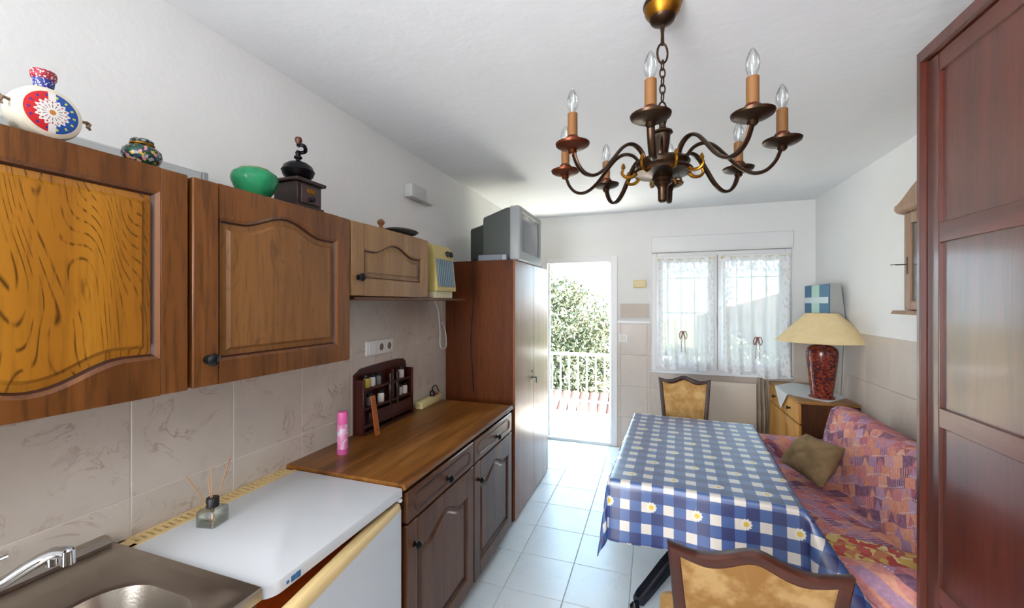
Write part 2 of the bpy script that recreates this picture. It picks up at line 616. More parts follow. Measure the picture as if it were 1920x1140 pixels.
def sofafab():
    m, nt, b = newmat('pink_patchwork_upholstery')
    tc = nt.nodes.new('ShaderNodeTexCoord')
    sp = nt.nodes.new('ShaderNodeSeparateXYZ')
    nt.links.new(tc.outputs['Object'], sp.inputs[0])
    wob = mth(nt, 'MULTIPLY', mth(nt, 'SUBTRACT', noise(nt, tc.outputs['Object'], 7, 2), 0.5), 0.05)
    a = mth(nt, 'ADD', sp.outputs[1], wob)
    h = mth(nt, 'ADD', mth(nt, 'ADD', mth(nt, 'MULTIPLY', sp.outputs[0], 0.92), sp.outputs[2]), wob)
    ca, sa = math.cos(0.42), math.sin(0.42)
    u = mth(nt, 'MULTIPLY', mth(nt, 'SUBTRACT', mth(nt, 'MULTIPLY', a, ca), mth(nt, 'MULTIPLY', h, sa)), 14.0)
    v = mth(nt, 'MULTIPLY', mth(nt, 'ADD', mth(nt, 'MULTIPLY', a, sa), mth(nt, 'MULTIPLY', h, ca)), 17.0)
    u = mth(nt, 'ADD', u, mth(nt, 'MULTIPLY', mth(nt, 'FLOOR', v), 0.37))
    cb = nt.nodes.new('ShaderNodeCombineXYZ')
    nt.links.new(mth(nt, 'FLOOR', u), cb.inputs[0])
    nt.links.new(mth(nt, 'FLOOR', v), cb.inputs[1])
    wn_ = nt.nodes.new('ShaderNodeTexWhiteNoise')
    wn_.noise_dimensions = '2D'
    nt.links.new(cb.outputs[0], wn_.inputs['Vector'])
    sc = nt.nodes.new('ShaderNodeSeparateColor')
    nt.links.new(wn_.outputs['Color'], sc.inputs[0])
    pal = [(0.0, lin(206, 128, 130)), (0.18, lin(220, 146, 118)), (0.34, lin(172, 138, 168)), (0.48, lin(192, 112, 122)),
           (0.60, lin(112, 80, 112)), (0.72, lin(226, 164, 136)), (0.84, lin(188, 154, 180)), (0.94, lin(140, 96, 122))]
    pal2 = [(0.0, lin(120, 84, 116)), (0.22, lin(208, 134, 128)), (0.44, lin(226, 160, 128)), (0.66, lin(180, 146, 176)), (0.84, lin(178, 96, 108))]
    c1 = ramp(nt, sc.outputs[0], pal, 'CONSTANT')
    c2 = ramp(nt, sc.outputs[1], pal2, 'CONSTANT')
    fu, fv = mth(nt, 'FRACT', u), mth(nt, 'FRACT', v)
    tri = mth(nt, 'GREATER_THAN', mth(nt, 'ADD', mth(nt, 'ABSOLUTE', mth(nt, 'SUBTRACT', fu, 0.5)), mth(nt, 'MULTIPLY', fv, 0.5)), 0.45)
    strp = mth(nt, 'GREATER_THAN', mth(nt, 'FRACT', mth(nt, 'MULTIPLY', fu, 4.0)), 0.55)
    pick = mth(nt, 'GREATER_THAN', sc.outputs[2], 0.5)
    k = mth(nt, 'ADD', mth(nt, 'MULTIPLY', tri, pick), mth(nt, 'MULTIPLY', mth(nt, 'MULTIPLY', strp, mth(nt, 'LESS_THAN', sc.outputs[2], 0.22)), 1.0))
    o = mixc(nt, mth(nt, 'MULTIPLY', k, 0.85), c1, c2)
    dots = mth(nt, 'MULTIPLY', mth(nt, 'MULTIPLY', mth(nt, 'GREATER_THAN', mth(nt, 'FRACT', mth(nt, 'MULTIPLY', fu, 5.0)), 0.55), mth(nt, 'LESS_THAN', mth(nt, 'ABSOLUTE', mth(nt, 'SUBTRACT', fv, 0.14)), 0.07)), mth(nt, 'GREATER_THAN', sc.outputs[1], 0.62))
    o = mixc(nt, dots, o, lin(226, 210, 212))
    n = noise(nt, tc.outputs['Object'], 60, 3)
    o = mixc(nt, 0.22, o, ramp(nt, n, [(0.3, lin(120, 70, 90)), (0.7, lin(224, 170, 160))]))
    nt.links.new(o, b.inputs['Base Color'])
    b.inputs['Roughness'].default_value = 0.9
    b.inputs['Specular IOR Level'].default_value = 0.2
    addbump(nt, b, 0.3, 250, 0.002)
    return m


M_sofa = sofafab()


def speck(name, cols, scale, rough=0.8, kind='EUCLIDEAN', bump=0.2):
    """random coloured patches"""
    m, nt, b = newmat(name)
    v = coords(nt, 'Object')
    vo = nt.nodes.new('ShaderNodeTexVoronoi')
    vo.distance = kind
    vo.inputs['Scale'].default_value = scale
    nt.links.new(v, vo.inputs['Vector'])
    sp = nt.nodes.new('ShaderNodeSeparateColor')
    nt.links.new(vo.outputs['Color'], sp.inputs[0])
    k = len(cols)
    nt.links.new(ramp(nt, sp.outputs[0], [(i / k, c) for i, c in enumerate(cols)], 'CONSTANT'), b.inputs['Base Color'])
    b.inputs['Roughness'].default_value = rough
    if bump:
        addbump(nt, b, bump, 120, 0.003)
    return m


def cloudy(name, c1, c2, scale, rough=0.8, bump=0.25, bs=150, lo=0.35, hi=0.65):
    m, nt, b = newmat(name)
    nt.links.new(ramp(nt, noise(nt, coords(nt, 'Object'), scale, 4, 0.6), [(lo, c1), (hi, c2)]), b.inputs['Base Color'])
    b.inputs['Roughness'].default_value = rough
    b.inputs['Specular IOR Level'].default_value = 0.25
    addbump(nt, b, bump, bs, 0.002)
    return m


M_damask = cloudy('gold_damask', lin(170, 126, 66), lin(206, 170, 112), 14, 0.75)
M_damask2 = cloudy('beige_floral_backing', lin(116, 82, 40), lin(146, 116, 74), 9, 0.8, lo=0.42, hi=0.56)
M_brownc = cloudy('olive_brown_corduroy', lin(122, 100, 70), lin(150, 126, 92), 8, 0.95)
M_throw = speck('yellow_red_throw_weave', [lin(206, 172, 96), lin(186, 76, 72), lin(214, 190, 120), lin(176, 96, 88), lin(196, 130, 90), lin(190, 90, 84), lin(222, 204, 150)], 34, 0.95, 'MANHATTAN')
M_lampbase = speck('mottled_red_ceramic', [lin(122, 48, 34), lin(146, 66, 44), lin(86, 36, 32), lin(134, 54, 36), lin(70, 34, 40)], 70, 0.2, 'EUCLIDEAN', 0.0)
M_shade = cloudy('cream_shade_fabric', lin(226, 202, 152), lin(232, 210, 164), 20, 0.8, 0.1)
M_cloison = speck('cloisonne_enamel', [lin(20, 60, 40), lin(30, 34, 56), lin(24, 90, 56), lin(180, 150, 60), lin(190, 130, 130), lin(24, 50, 80), lin(150, 150, 150), lin(20, 40, 34), lin(16, 70, 40), lin(24, 36, 50), lin(18, 60, 44), lin(28, 32, 60)], 140, 0.25, 'EUCLIDEAN', 0.0)
M_jade = cloudy('green_glazed_ceramic', lin(24, 112, 72), lin(50, 146, 98), 14, 0.2, 0.05)
M_mill = plain('dark_stained_beech', lin(40, 20, 16), 0.4)
M_millmetal = plain('blackened_metal', lin(22, 20, 24), 0.3, 0.7)
M_taupe = cloudy('taupe_cloth', lin(150, 136, 118), lin(176, 162, 144), 6, 0.95)
M_doily = plain('white_crochet', lin(222, 226, 228), 0.95, bump=0.5, bscale=180)
M_bark = cloudy('bark', lin(96, 80, 62), lin(140, 122, 100), 6, 0.95)


def leafmat(name, c1, c2, c3):
    m, nt, b = newmat(name)
    oi = nt.nodes.new('ShaderNodeNewGeometry')
    c = ramp(nt, oi.outputs['Random Per Island'], [(0.0, c1), (0.4, c2), (0.75, c3)])
    nt.links.new(c, b.inputs['Base Color'])
    b.inputs['Roughness'].default_value = 0.5
    return m


M_leaf = leafmat('olive_leaf', lin(54, 62, 32), lin(84, 88, 58), lin(116, 114, 92))
M_leaf2 = leafmat('green_leaf', lin(38, 64, 34), lin(60, 84, 48), lin(88, 104, 68))

# ---------------------------------------------------------------- room shell
XL, XR, YB, YF, ZC = -1.47, 1.42, 4.52, -1.6, 2.50
struct('floor', box(NB(), XL - 0.1, XR + 0.1, YF, YB + 0.24, -0.15, -0.0025), M_grout)
floor = bpy.data.objects['floor']
mc = {}


def tile(parent, mat, axis, a0, a1, b0, b1, d0, d1, bev=0.0015):
    """one tile; axis is the normal; meshes are shared by size"""
    key = (mat.name, axis, round(a1 - a0, 3), round(b1 - b0, 3))
    if key not in mc:
        bm = NB()
        h = abs(d1 - d0) / 2
        w, q = (a1 - a0) / 2, (b1 - b0) / 2
        if axis == 'z':
            box(bm, -w, w, -q, q, -h, h, bev)
        elif axis == 'x':
            box(bm, -h, h, -w, w, -q, q, bev)
        else:
            box(bm, -w, w, -h, h, -q, q, bev)
        me = bpy.data.meshes.new('tile')
        bm.to_mesh(me)
        bm.free()
        me.materials.append(mat)
        mc[key] = me
    o = bpy.data.objects.new('tile', mc[key])
    COL.objects.link(o)
    o.parent = parent
    c = AX[axis]((a0 + a1) / 2, (b0 + b1) / 2, (d0 + d1) / 2)
    o.location = c - Vector(parent.location)
    return o


def cuts(start, pitch, lo, hi):
    k0 = math.ceil((lo - start) / pitch + 0.02)
    xs = [lo]
    k = k0
    while start + k * pitch < hi - 0.02:
        xs.append(start + k * pitch)
        k += 1
    return xs + [hi]


G = 0.0018
xs = cuts(-0.445, 0.325, XL + 0.002, XR - 0.002)
ys = cuts(2.083, 0.325, 0.1, YB - 0.002)
for a0, a1 in zip(xs, xs[1:]):
    for b0, b1 in zip(ys, ys[1:]):
        tile(floor, M_ftile, 'z', a0 + G, a1 - G, b0 + G, b1 - G, -0.009, 0.0)

wl_ = struct('wall_left', box(NB(), XL - 0.12, XL, YF, YB + 0.24, -0.15, ZC + 0.1), M_wall)
struct('wall_right', box(NB(), XR, XR + 0.12, YF, YB + 0.24, -0.15, ZC + 0.1), M_wall)
wr_ = bpy.data.objects['wall_right']
struct('ceiling', box(NB(), XL - 0.12, XR + 0.12, YF, YB + 0.24, ZC, ZC + 0.14), M_ceil)
struct('wall_rear', box(NB(), XL - 0.1, XR + 0.1, YF - 0.12, YF, -0.15, ZC + 0.1), M_wall)
# back wall with door and window openings
DX0, DX1, DZ = -1.20, -0.375, 2.04
WX0, WX1, WZ0, WZ1 = -0.02, 1.225, 0.84, 2.05
bm = NB()
Y0, Y1 = YB, YB + 0.24
box(bm, XL - 0.1, DX0, Y0, Y1, -0.15, ZC + 0.1)
box(bm, DX0, DX1, Y0, Y1, DZ, ZC + 0.1)
box(bm, DX0, DX1, Y0, Y1, -0.15, -0.002)
box(bm, DX1, WX0, Y0, Y1, -0.15, ZC + 0.1)
box(bm, WX0, WX1, Y0, Y1, WZ1, ZC + 0.1)
box(bm, WX0, WX1, Y0, Y1, -0.15, WZ0)
box(bm, WX1, XR + 0.1, Y0, Y1, -0.15, ZC + 0.1)
wb_ = struct('wall_back', bm, M_wall)

# wall tiles: kitchen side
grout = struct('trim_1', box(NB(), XL, XL + 0.0062, 0.1, YB, 0.34, 1.586), M_wgrout)
ys = cuts(0.776, 0.312, 0.10, 3.6)
for z0, z1 in ((0.65, 0.962), (0.962, 1.274), (1.274, 1.586)):
    for a0, a1 in zip(ys, ys[1:]):
        tile(wl_, M_wtile, 'x', a0 + 0.0015, a1 - 0.0015, z0 + 0.0015, z1 - 0.0015, XL, XL + 0.0075)
# back wall wainscot
zs_ = [0.0, 0.324, 0.655, 0.986, 1.317]
xa = [-0.372, -0.335, -0.066, -0.03]
for a0, a1 in zip(xa, xa[1:]):
    for b0, b1 in zip(zs_, zs_[1:]):
        tile(wb_, M_btile, 'y', a0 + 0.001, a1 - 0.001, b0 + 0.001, b1 - 0.001, YB - 0.007, YB)
xa = [-0.03, 0.204, 0.474, 0.744, 1.014, 1.284, XR]
zb = [0.0, 0.324, 0.655, 0.832]
for a0, a1 in zip(xa, xa[1:]):
    for b0, b1 in zip(zb, zb[1:]):
        tile(wb_, M_btile, 'y', a0 + 0.001, a1 - 0.001, b0 + 0.001, b1 - 0.001, YB - 0.007, YB)
for b0, b1 in ((0.832, 0.986), (0.986, 1.317)):
    tile(wb_, M_btile, 'y', 1.245, XR - 0.002, b0 + 0.001, b1 - 0.001, YB - 0.007, YB)
# right wall wainscot
ys = cuts(1.9, 0.331, 1.85, YB - 0.01)
for a0, a1 in zip(ys, ys[1:]):
    for b0, b1 in zip(zs_, zs_[1:]):
        tile(wr_, M_btile, 'x', a0 + 0.001, a1 - 0.001, b0 + 0.001, b1 - 0.001, XR - 0.007, XR)
struct('trim_2', box(NB(), DX1 + 0.005, WX0 - 0.012, YB - 0.016, YB, 1.318, 1.348, 0.003), M_white)

# door frame (the leaf is swung out of sight)
bm = NB()
fw = 0.062
box(bm, DX1 - fw, DX1 + 0.006, YB - 0.02, YB + 0.10, 0.0, DZ + 0.006, 0.004)
box(bm, DX0 - 0.006, DX0 + fw, YB - 0.02, YB + 0.10, 0.0, DZ + 0.006, 0.004)
box(bm, DX0 + fw, DX1 - fw, YB - 0.02, YB + 0.10, DZ - fw, DZ + 0.006, 0.004)
d1 = struct('door_1', bm, M_white)
mk('threshold', box(NB(), DX0 + fw, DX1 - fw, YB - 0.02, YB + 0.22, -0.002, 0.03, 0.004), M_white, d1)
bm = NB()
box(bm, DX1 - fw - 0.02, DX1 - fw, YB + 0.03, YB + 0.06, 0.03, DZ - fw, 0.002)
box(bm, DX0 + fw, DX0 + fw + 0.02, YB + 0.03, YB + 0.06, 0.03, DZ - fw, 0.002)
mk('door_stop', bm, M_wplastic, d1)

# window: outer frame, two sashes, panes, shutter box
bm = NB()
fo = 0.05
yw0, yw1 = YB - 0.025, YB + 0.06
box(bm, WX0, WX0 + fo, yw0, yw1, WZ0, WZ1, 0.004)
box(bm, WX1 - fo, WX1, yw0, yw1, WZ0, WZ1, 0.004)
box(bm, WX0 + fo, WX1 - fo, yw0, yw1, WZ0, WZ0 + fo, 0.004)
box(bm, WX0 + fo, WX1 - fo, yw0, yw1, WZ1 - fo, WZ1, 0.004)
box(bm, 0.562, 0.622, yw0, yw1, WZ0 + fo, WZ1 - fo, 0.004)
w1 = struct('window_1', bm, M_white)
mk('window_sill', box(NB(), WX0 - 0.012, WX1 + 0.012, YB - 0.04, YB, WZ0 - 0.022, WZ0 + 0.004, 0.004), M_white, w1)
mid = 0.592
for (a0, a1) in ((WX0 + fo - 0.012, mid - 0.003), (mid + 0.003, WX1 - fo + 0.012)):
    bm = NB()
    sw = 0.07
    z0, z1 = WZ0 + fo - 0.012, WZ1 - fo + 0.012
    ya, yb = YB - 0.050, YB - 0.0255
    box(bm, a0, a0 + sw, ya, yb, z0, z1, 0.006, 2)
    box(bm, a1 - sw, a1, ya, yb, z0, z1, 0.006, 2)
    box(bm, a0 + sw, a1 - sw, ya, yb, z0, z0 + sw, 0.006, 2)
    box(bm, a0 + sw, a1 - sw, ya, yb, z1 - sw, z1, 0.006, 2)
    s = mk('sash', bm, M_white, w1)
    mk('pane', box(NB(), a0 + sw, a1 - sw, YB - 0.040, YB - 0.034, z0 + sw, z1 - sw), M_glass, s)
bm = NB()
box(bm, 0.565, 0.58, YB - 0.058, YB - 0.0505, 1.33, 1.45, 0.003)
tube(bm, [(0.572, YB - 0.05, 1.40), (0.572, YB - 0.085, 1.40), (0.572, YB - 0.088, 1.30)], 0.008)
mk('window_handle', bm, M_white, w1)
bm = NB()
box(bm, WX0 - 0.005, WX1 + 0.012, YB - 0.045, YB + 0.02, WZ1 + 0.004, 2.215, 0.006)
sb = mk('shutter_box', bm, M_white, w1)
mk('cover_strip', box(NB(), WX0, WX1 + 0.006, YB - 0.05, YB - 0.044, WZ1 + 0.004, WZ1 + 0.02), M_wplastic, sb)

# ---------------------------------------------------------------- upper cabinets
XU = -1.16


def cab_door(root, xf, y0, y1, z0, z1, py0, py1, pz0, zs, h, flip, mats, knob=None, name='door', th=0.02):
    fr, rail, pan = mats
    if flip:
        out = arch(py0, py1, zs, pz0, h, flip=True)
    else:
        out = arch(py0, py1, pz0, zs, h)
    zf, sg = (zs, -1) if flip else (pz0, 1)
    IN = lambda d: ins(out, d, zf, sg)
    bm = NB()
    xb = xf - th
    box(bm, xb, xf, y0, py0, z0, z1, 0.003)
    box(bm, xb, xf, py1, y1, z0, z1, 0.003)
    if not flip:
        prism(bm, [(py0, z1), (py1, z1)][::-1] + [p for p in out[2:]][::-1], 'x', xb, xf)
        box(bm, xb, xf, py0, py1, z0, pz0)
    else:
        prism(bm, [(py0, z0), (py1, z0)] + list(reversed(out[:-2])), 'x', xb, xf)
        box(bm, xb, xf, py0, py1, zs, z1)
    loft(bm, [[Vector((xf, a, b)) for a, b in out], [Vector((xf - 0.006, a, b)) for a, b in IN(0.008)]], False, False)
    d = mk(name, bm, fr, root)
    o1, o2, o3, o4 = IN(0.008), IN(0.013), IN(0.028), IN(0.036)
    bm = NB()
    L = lambda o, x: [Vector((x, a, b)) for a, b in o]
    loft(bm, [L(o1, xf - 0.006), L(o2, xf - 0.014)], False, False)
    mk('moulding', bm, M_groove, d)
    bm = NB()
    loft(bm, [L(o2, xf - 0.014), L(o3, xf - 0.012), L(o4, xf - 0.005)], False, True)
    mk('panel', bm, pan, d, ang=6)
    if knob:
        ky, kz, kr = knob
        bm = NB()
        M = Matrix.Translation((xf, ky, kz)) @ Matrix.Rotation(PI / 2, 4, 'Y')
        lathe(bm, [(kr * 0.75, 0), (kr * 0.75, 0.003), (kr * 0.4, 0.006), (kr * 0.42, 0.014), (kr * 0.95, 0.019), (kr, 0.025), (kr * 0.7, 0.031), (kr * 0.15, 0.034)], 12, M)
        mk('knob', bm, M_blackknob, d)
    return d


def upper(label, y0, y1, z0, z1, dz0):
    t = thing('wall_cabinet', label, 'cabinet', (-1.30, (y0 + y1) / 2, z0), group='oak wall cabinets')
    bm = NB()
    xb = XL + 0.009
    box(bm, xb, XU - 0.024, y0 + 0.002, y0 + 0.018, z0, z1)
    box(bm, xb, XU - 0.024, y1 - 0.018, y1 - 0.002, z0, z1)
    box(bm, xb, XU - 0.024, y0 + 0.018, y1 - 0.018, z1 - 0.018, z1)
    box(bm, xb, XU - 0.024, y0 + 0.018, y1 - 0.018, z0, z0 + 0.018)
    box(bm, xb, xb + 0.006, y0 + 0.018, y1 - 0.018, z0 + 0.018, z1 - 0.018)
    mk('carcass', bm, M_oakh, t)
    return t


t = upper('oak wall cabinet with golden arched panel under the beaded flask', 0.145, 0.744, 1.312, 1.876, 0)
cab_door(t, XU, 0.147, 0.742, 1.310, 1.878, 0.225, 0.676, 1.402, 1.818, 0.05, True, (M_oak, M_oakh, M_oakp))
t = upper('oak wall cabinet with brown arched panel under the coffee mill', 0.746, 1.350, 1.312, 1.876, 0)
cab_door(t, XU + 0.003, 0.751, 1.347, 1.312, 1.877, 0.821, 1.278, 1.376, 1.783, 0.045, False, (M_oak, M_oakh, M_oak2), (0.789, 1.385, 0.017))
t = upper('short pale oak wall cabinet next to the cream radio', 1.352, 1.953, 1.572, 1.876, 0)
cab_door(t, XU + 0.002, 1.357, 1.951, 1.570, 1.877, 1.434, 1.890, 1.638, 1.772, 0.045, False, (M_oakl, M_oakl, M_oakl), (1.396, 1.646, 0.017))
# open shelf under the short cabinet
bm = NB()
box(bm, XL + 0.009, XU - 0.02, 1.40, 2.48, 1.552, 1.568, 0.003)
single('wall_shelf', bm, M_oakh, 'long oak shelf board under the short cabinet carrying the radio', 'shelf', (-1.3, 1.9, 1.552))

# ---------------------------------------------------------------- sink, fridge, base cabinets
XF = -0.884
# sink top with pressed bowl
t = thing('kitchen_sink', 'stainless steel sink top with deep bowl beside the white fridge', 'sink', (-1.17, 0.40, 0.83))


def rrect(x0, x1, y0, y1, r, n=8):
    pts = []
    for cx, cy, a in ((x1 - r, y1 - r, 0), (x0 + r, y1 - r, 90), (x0 + r, y0 + r, 180), (x1 - r, y0 + r, 270)):
        for k in range(n + 1):
            w = math.radians(a + 90 * k / n)
            pts.append((cx + r * math.cos(w), cy + r * math.sin(w)))
    return pts


bm = NB()
n_ = 8
outer = rrect(-1.455, XF, 0.08, 0.733, 0.006, n_)
mid1 = rrect(-1.34, XF - 0.045, 0.12, 0.700, 0.06, n_)
rim = rrect(-1.262, XF - 0.062, 0.20, 0.672, 0.10, n_)
rim2 = rrect(-1.252, XF - 0.072, 0.21, 0.662, 0.095, n_)
bot = rrect(-1.225, XF - 0.10, 0.24, 0.635, 0.08, n_)
bot2 = rrect(-1.20, XF - 0.125, 0.27, 0.61, 0.06, n_)
V3 = lambda o, z: [Vector((a, b, z)) for a, b in o]
loft(bm, [V3(outer, 0.832), V3(outer, 0.858), V3(offs(outer, 0.003), 0.861), V3(rrect(-1.435, XF - 0.02, 0.10, 0.713, 0.01, n_), 0.861), V3(mid1, 0.861), V3(offs(mid1, 0.016), 0.852),
          V3(rim, 0.852), V3(rim2, 0.846), V3(bot, 0.72), V3(bot2, 0.705)], False, True)
mk('sink_bowl', bm, M_steel, t)
bm = NB()
lathe(bm, [(0.045, 0), (0.045, 0.004), (0.03, 0.005), (0.028, 0.001)], 18, Matrix.Translation((-1.06, 0.44, 0.7055)))
mk('drain', bm, M_chrome, t)
bm = NB()
prism(bm, [(XL + 0.0085, 0.862), (-1.43, 0.862), (-1.43, 0.872), (-1.44, 0.884), (XL + 0.0085, 0.888)], 'y', 0.08, 0.715)
mk('wall_strip', bm, M_steel, t)
# mixer tap
t = thing('mixer_tap', 'chrome kitchen tap with curved spout over the steel sink', 'tap', (-1.385, 0.34, 0.861))
bm = NB()
lathe(bm, [(0.032, 0), (0.032, 0.006), (0.024, 0.012), (0.024, 0.055), (0.02, 0.062)], 18, Matrix.Translation((-1.385, 0.34, 0.861)))
mk('tap_body', bm, M_chrome, t)
bm = NB()
sp_ = spline([(-1.385, 0.34, 0.90), (-1.372, 0.41, 0.905), (-1.352, 0.48, 0.925), (-1.325, 0.525, 0.953), (-1.30, 0.545, 0.966), (-1.275, 0.556, 0.967)], 6)
sweep(bm, sp_, circ(0.013, 10), True)
s = mk('spout', bm, M_chrome, t)
bm = NB()
for q in ((-1.305, 0.545), (-1.275, 0.557)):
    lathe(bm, [(0.010, 0.938), (0.0125, 0.94), (0.0125, 0.972), (0.009, 0.976)], 14, Matrix.Translation((q[0], q[1], 0)))
mk('aerator', bm, M_chrome, s)
bm = NB()
tube(bm, [(-1.39, 0.33, 0.93), (-1.40, 0.42, 0.958), (-1.372, 0.50, 0.972)], 0.005, 8)
mk('lever', bm, M_chrome, t)
# sink base cabinet
t = thing('sink_cabinet', 'brown base unit carrying the steel sink', 'cabinet', (-1.17, 0.40, 0.0))
bm = NB()
box(bm, XL + 0.009, XF - 0.03, 0.09, 0.11, 0.08, 0.83)
box(bm, XL + 0.009, XF - 0.03, 0.712, 0.73, 0.08, 0.83)
box(bm, XL + 0.009, XF - 0.03, 0.11, 0.712, 0.08, 0.10)
box(bm, XL + 0.06, XF - 0.08, 0.10, 0.72, 0.0, 0.08)
mk('carcass', bm, M_base, t)
mk('door', box(NB(), XF - 0.03, XF - 0.01, 0.095, 0.725, 0.09, 0.825, 0.003), M_base, t)

# fridge
FY0, FY1 = 0.738, 1.312
t = thing('refrigerator', 'white undercounter fridge with wood film front and door ajar', 'refrigerator', (-1.17, 1.02, 0.0))
mk('fridge_body', box(NB(), -1.43, -0.948, FY0 + 0.003, FY1 - 0.003, 0.03, 0.822, 0.004), M_fridge, t)
mk('front_film', box(NB(), -0.9479, -0.944, FY0 + 0.01, FY1 - 0.01, 0.30, 0.811), M_redwood, t, )
bm = NB()
pl = []
r = 0.045
X0, X1_ = -1.395, -0.882
pl = [(X0, FY0), (X1_ - r, FY0)]
pl += [(X1_ - r + r * math.sin(a), FY0 + r - r * math.cos(a)) for a in [PI / 2 * k / 8 for k in range(1, 9)]]
pl += [(X1_ - 0.006, FY1 - 0.001), (X0, FY1 - 0.001)]
loft(bm, [V3(offs(pl, 0.006), 0.812), V3(pl, 0.816), V3(pl, 0.843), V3(offs(pl, 0.002), 0.848), V3(offs(pl, 0.007), 0.850)])
top = mk('fridge_top', bm, M_fridge, t)
# little blue badge on the lip
bm = NB()
for yy, w, hh in ((0.80, 0.008, 0.008), (0.817, 0.014, 0.015), (0.833, 0.014, 0.017)):
    box(bm, X1_ - 0.0005, X1_ + 0.0012, yy - w / 2, yy + w / 2, 0.829 - hh / 2, 0.829 + hh / 2, 0.0004, 1)
mk('badge', bm, plain('blue_enamel', lin(40, 110, 170), 0.4), top)
# rear cream grille with slots
bm = NB()
gx0, gx1 = XL + 0.0085, -1.395
box(bm, gx0, gx0 + 0.012, FY0, FY1 - 0.004, 0.80, 0.850, 0.001)
box(bm, gx1 - 0.016, gx1 + 0.001, FY0, FY1 - 0.004, 0.80, 0.850, 0.001)
box(bm, gx0, gx1, FY0, FY0 + 0.02, 0.80, 0.850, 0.001)
ns = 28
for k in range(ns + 1):
    y = FY0 + 0.02 + (FY1 - FY0 - 0.04) * k / ns
    box(bm, gx0 + 0.01, gx1 - 0.014, y, y + 0.0075, 0.836, 0.8495)
gr = mk('rear_grille', bm, M_fcream, t)
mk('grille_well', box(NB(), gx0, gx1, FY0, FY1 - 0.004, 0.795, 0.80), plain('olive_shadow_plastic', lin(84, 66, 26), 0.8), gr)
# door, hinged at the far end, slightly open
hz = math.radians(7.3)
bm = NB()
dw = FY1 - FY0 - 0.004
prof = rrect(-0.040, 0.0, -dw, 0.0, 0.006, 4)
loft(bm, [V3(prof, 0.06), V3(prof, 0.770)])
d = mk('fridge_door', bm, M_fridge, t, world=False)
d.location = Vector((-0.889, FY1 - 0.002, 0)) - Vector(t.location)
d.rotation_euler = (0, 0, hz)
bm = NB()
prof2 = rrect(-0.048, 0.0, -dw, 0.0, 0.012, 4)
loft(bm, [V3(prof2, 0.7705), V3(prof2, 0.782), V3(offs(prof2, 0.004), 0.793), V3(offs(prof2, 0.010), 0.797)])
c = mk('top_cap', bm, M_fcream, d, world=False)
mk('door_liner', box(NB(), -0.052, -0.0405, -dw + 0.01, -0.03, 0.08, 0.76, 0.004), M_fcream, d, world=False)
mk('hinge_cover', box(NB(), -0.925, -0.884, FY1 - 0.016, FY1 - 0.002, 0.7985, 0.811, 0.003), M_fridge, t)

# base unit with two drawers and two doors
t = thing('base_cabinet', 'brown two-door base cabinet with routed drawers beside the fridge', 'cabinet', (-1.17, 1.94, 0.0))
BY0, BY1 = 1.335, 2.55
bm = NB()
xb = XL + 0.009
for y in (BY0, 1.944, BY1 - 0.018):
    box(bm, xb, XF - 0.024, y, y + 0.018, 0.07, 0.828)
box(bm, xb, XF - 0.024, BY0, BY1, 0.07, 0.09)
box(bm, xb, XF - 0.024, BY0, BY1, 0.68, 0.695)
box(bm, xb, xb + 0.008, BY0, BY1, 0.07, 0.828)
mk('carcass', bm, M_base, t)
mk('plinth', box(NB(), XL + 0.05, XF - 0.07, BY0 + 0.01, BY1 - 0.01, 0.0, 0.07), M_base, t)
for (a0, a1, pad) in ((BY0 + 0.004, 1.944, 0.0), (1.956, BY1 - 0.002, 0.0)):
    # drawer front with routed oval
    bm = NB()
    box(bm, XF - 0.02, XF, a0, a1, 0.698, 0.818, 0.004)
    dr = mk('drawer', bm, M_baseh, t)
    ov = rrect(a0 + 0.045, a1 - 0.045, 0.722, 0.794, 0.034, 8)
    bm = NB()
    L = lambda o, x: [Vector((x, p, q)) for p, q in o]
    loft(bm, [L(ov, XF - 0.0005), L(offs(ov, 0.0015), XF + 0.0035), L(offs(ov, 0.006), XF + 0.0035), L(offs(ov, 0.0085), XF - 0.0005)], False, False)
    mk('oval_bead', bm, M_groove if a0 < 1.5 else M_baseh, dr)
    bm = NB()
    Mx = Matrix.Translation((XF, (a0 + a1) / 2 + 0.015, 0.745)) @ Matrix.Rotation(PI / 2, 4, 'Y')
    lathe(bm, [(0.012, 0), (0.012, 0.003), (0.006, 0.006), (0.007, 0.016), (0.015, 0.02), (0.016, 0.027), (0.010, 0.032), (0.002, 0.034)], 12, Mx)
    mk('knob', bm, M_blackknob, dr)
    cab_door(t, XF, a0, a1, 0.075, 0.690, a0 + 0.075, a1 - 0.07, 0.15, 0.565, 0.055, False, (M_base, M_baseh, M_base), (a0 + 0.048, 0.598, 0.016))
# worktop
bm = NB()
prism(bm, [(XL + 0.009, 0.832), (XF - 0.006, 0.832), (XF + 0.004, 0.838), (XF + 0.008, 0.846), (XF + 0.004, 0.855), (XF - 0.008, 0.860), (XL + 0.009, 0.860)], 'y', 1.318, 2.56)
single('worktop', bm, M_counter, 'brown wood-grain worktop over the two-door base cabinet', 'countertop', (-1.17, 1.94, 0.832))

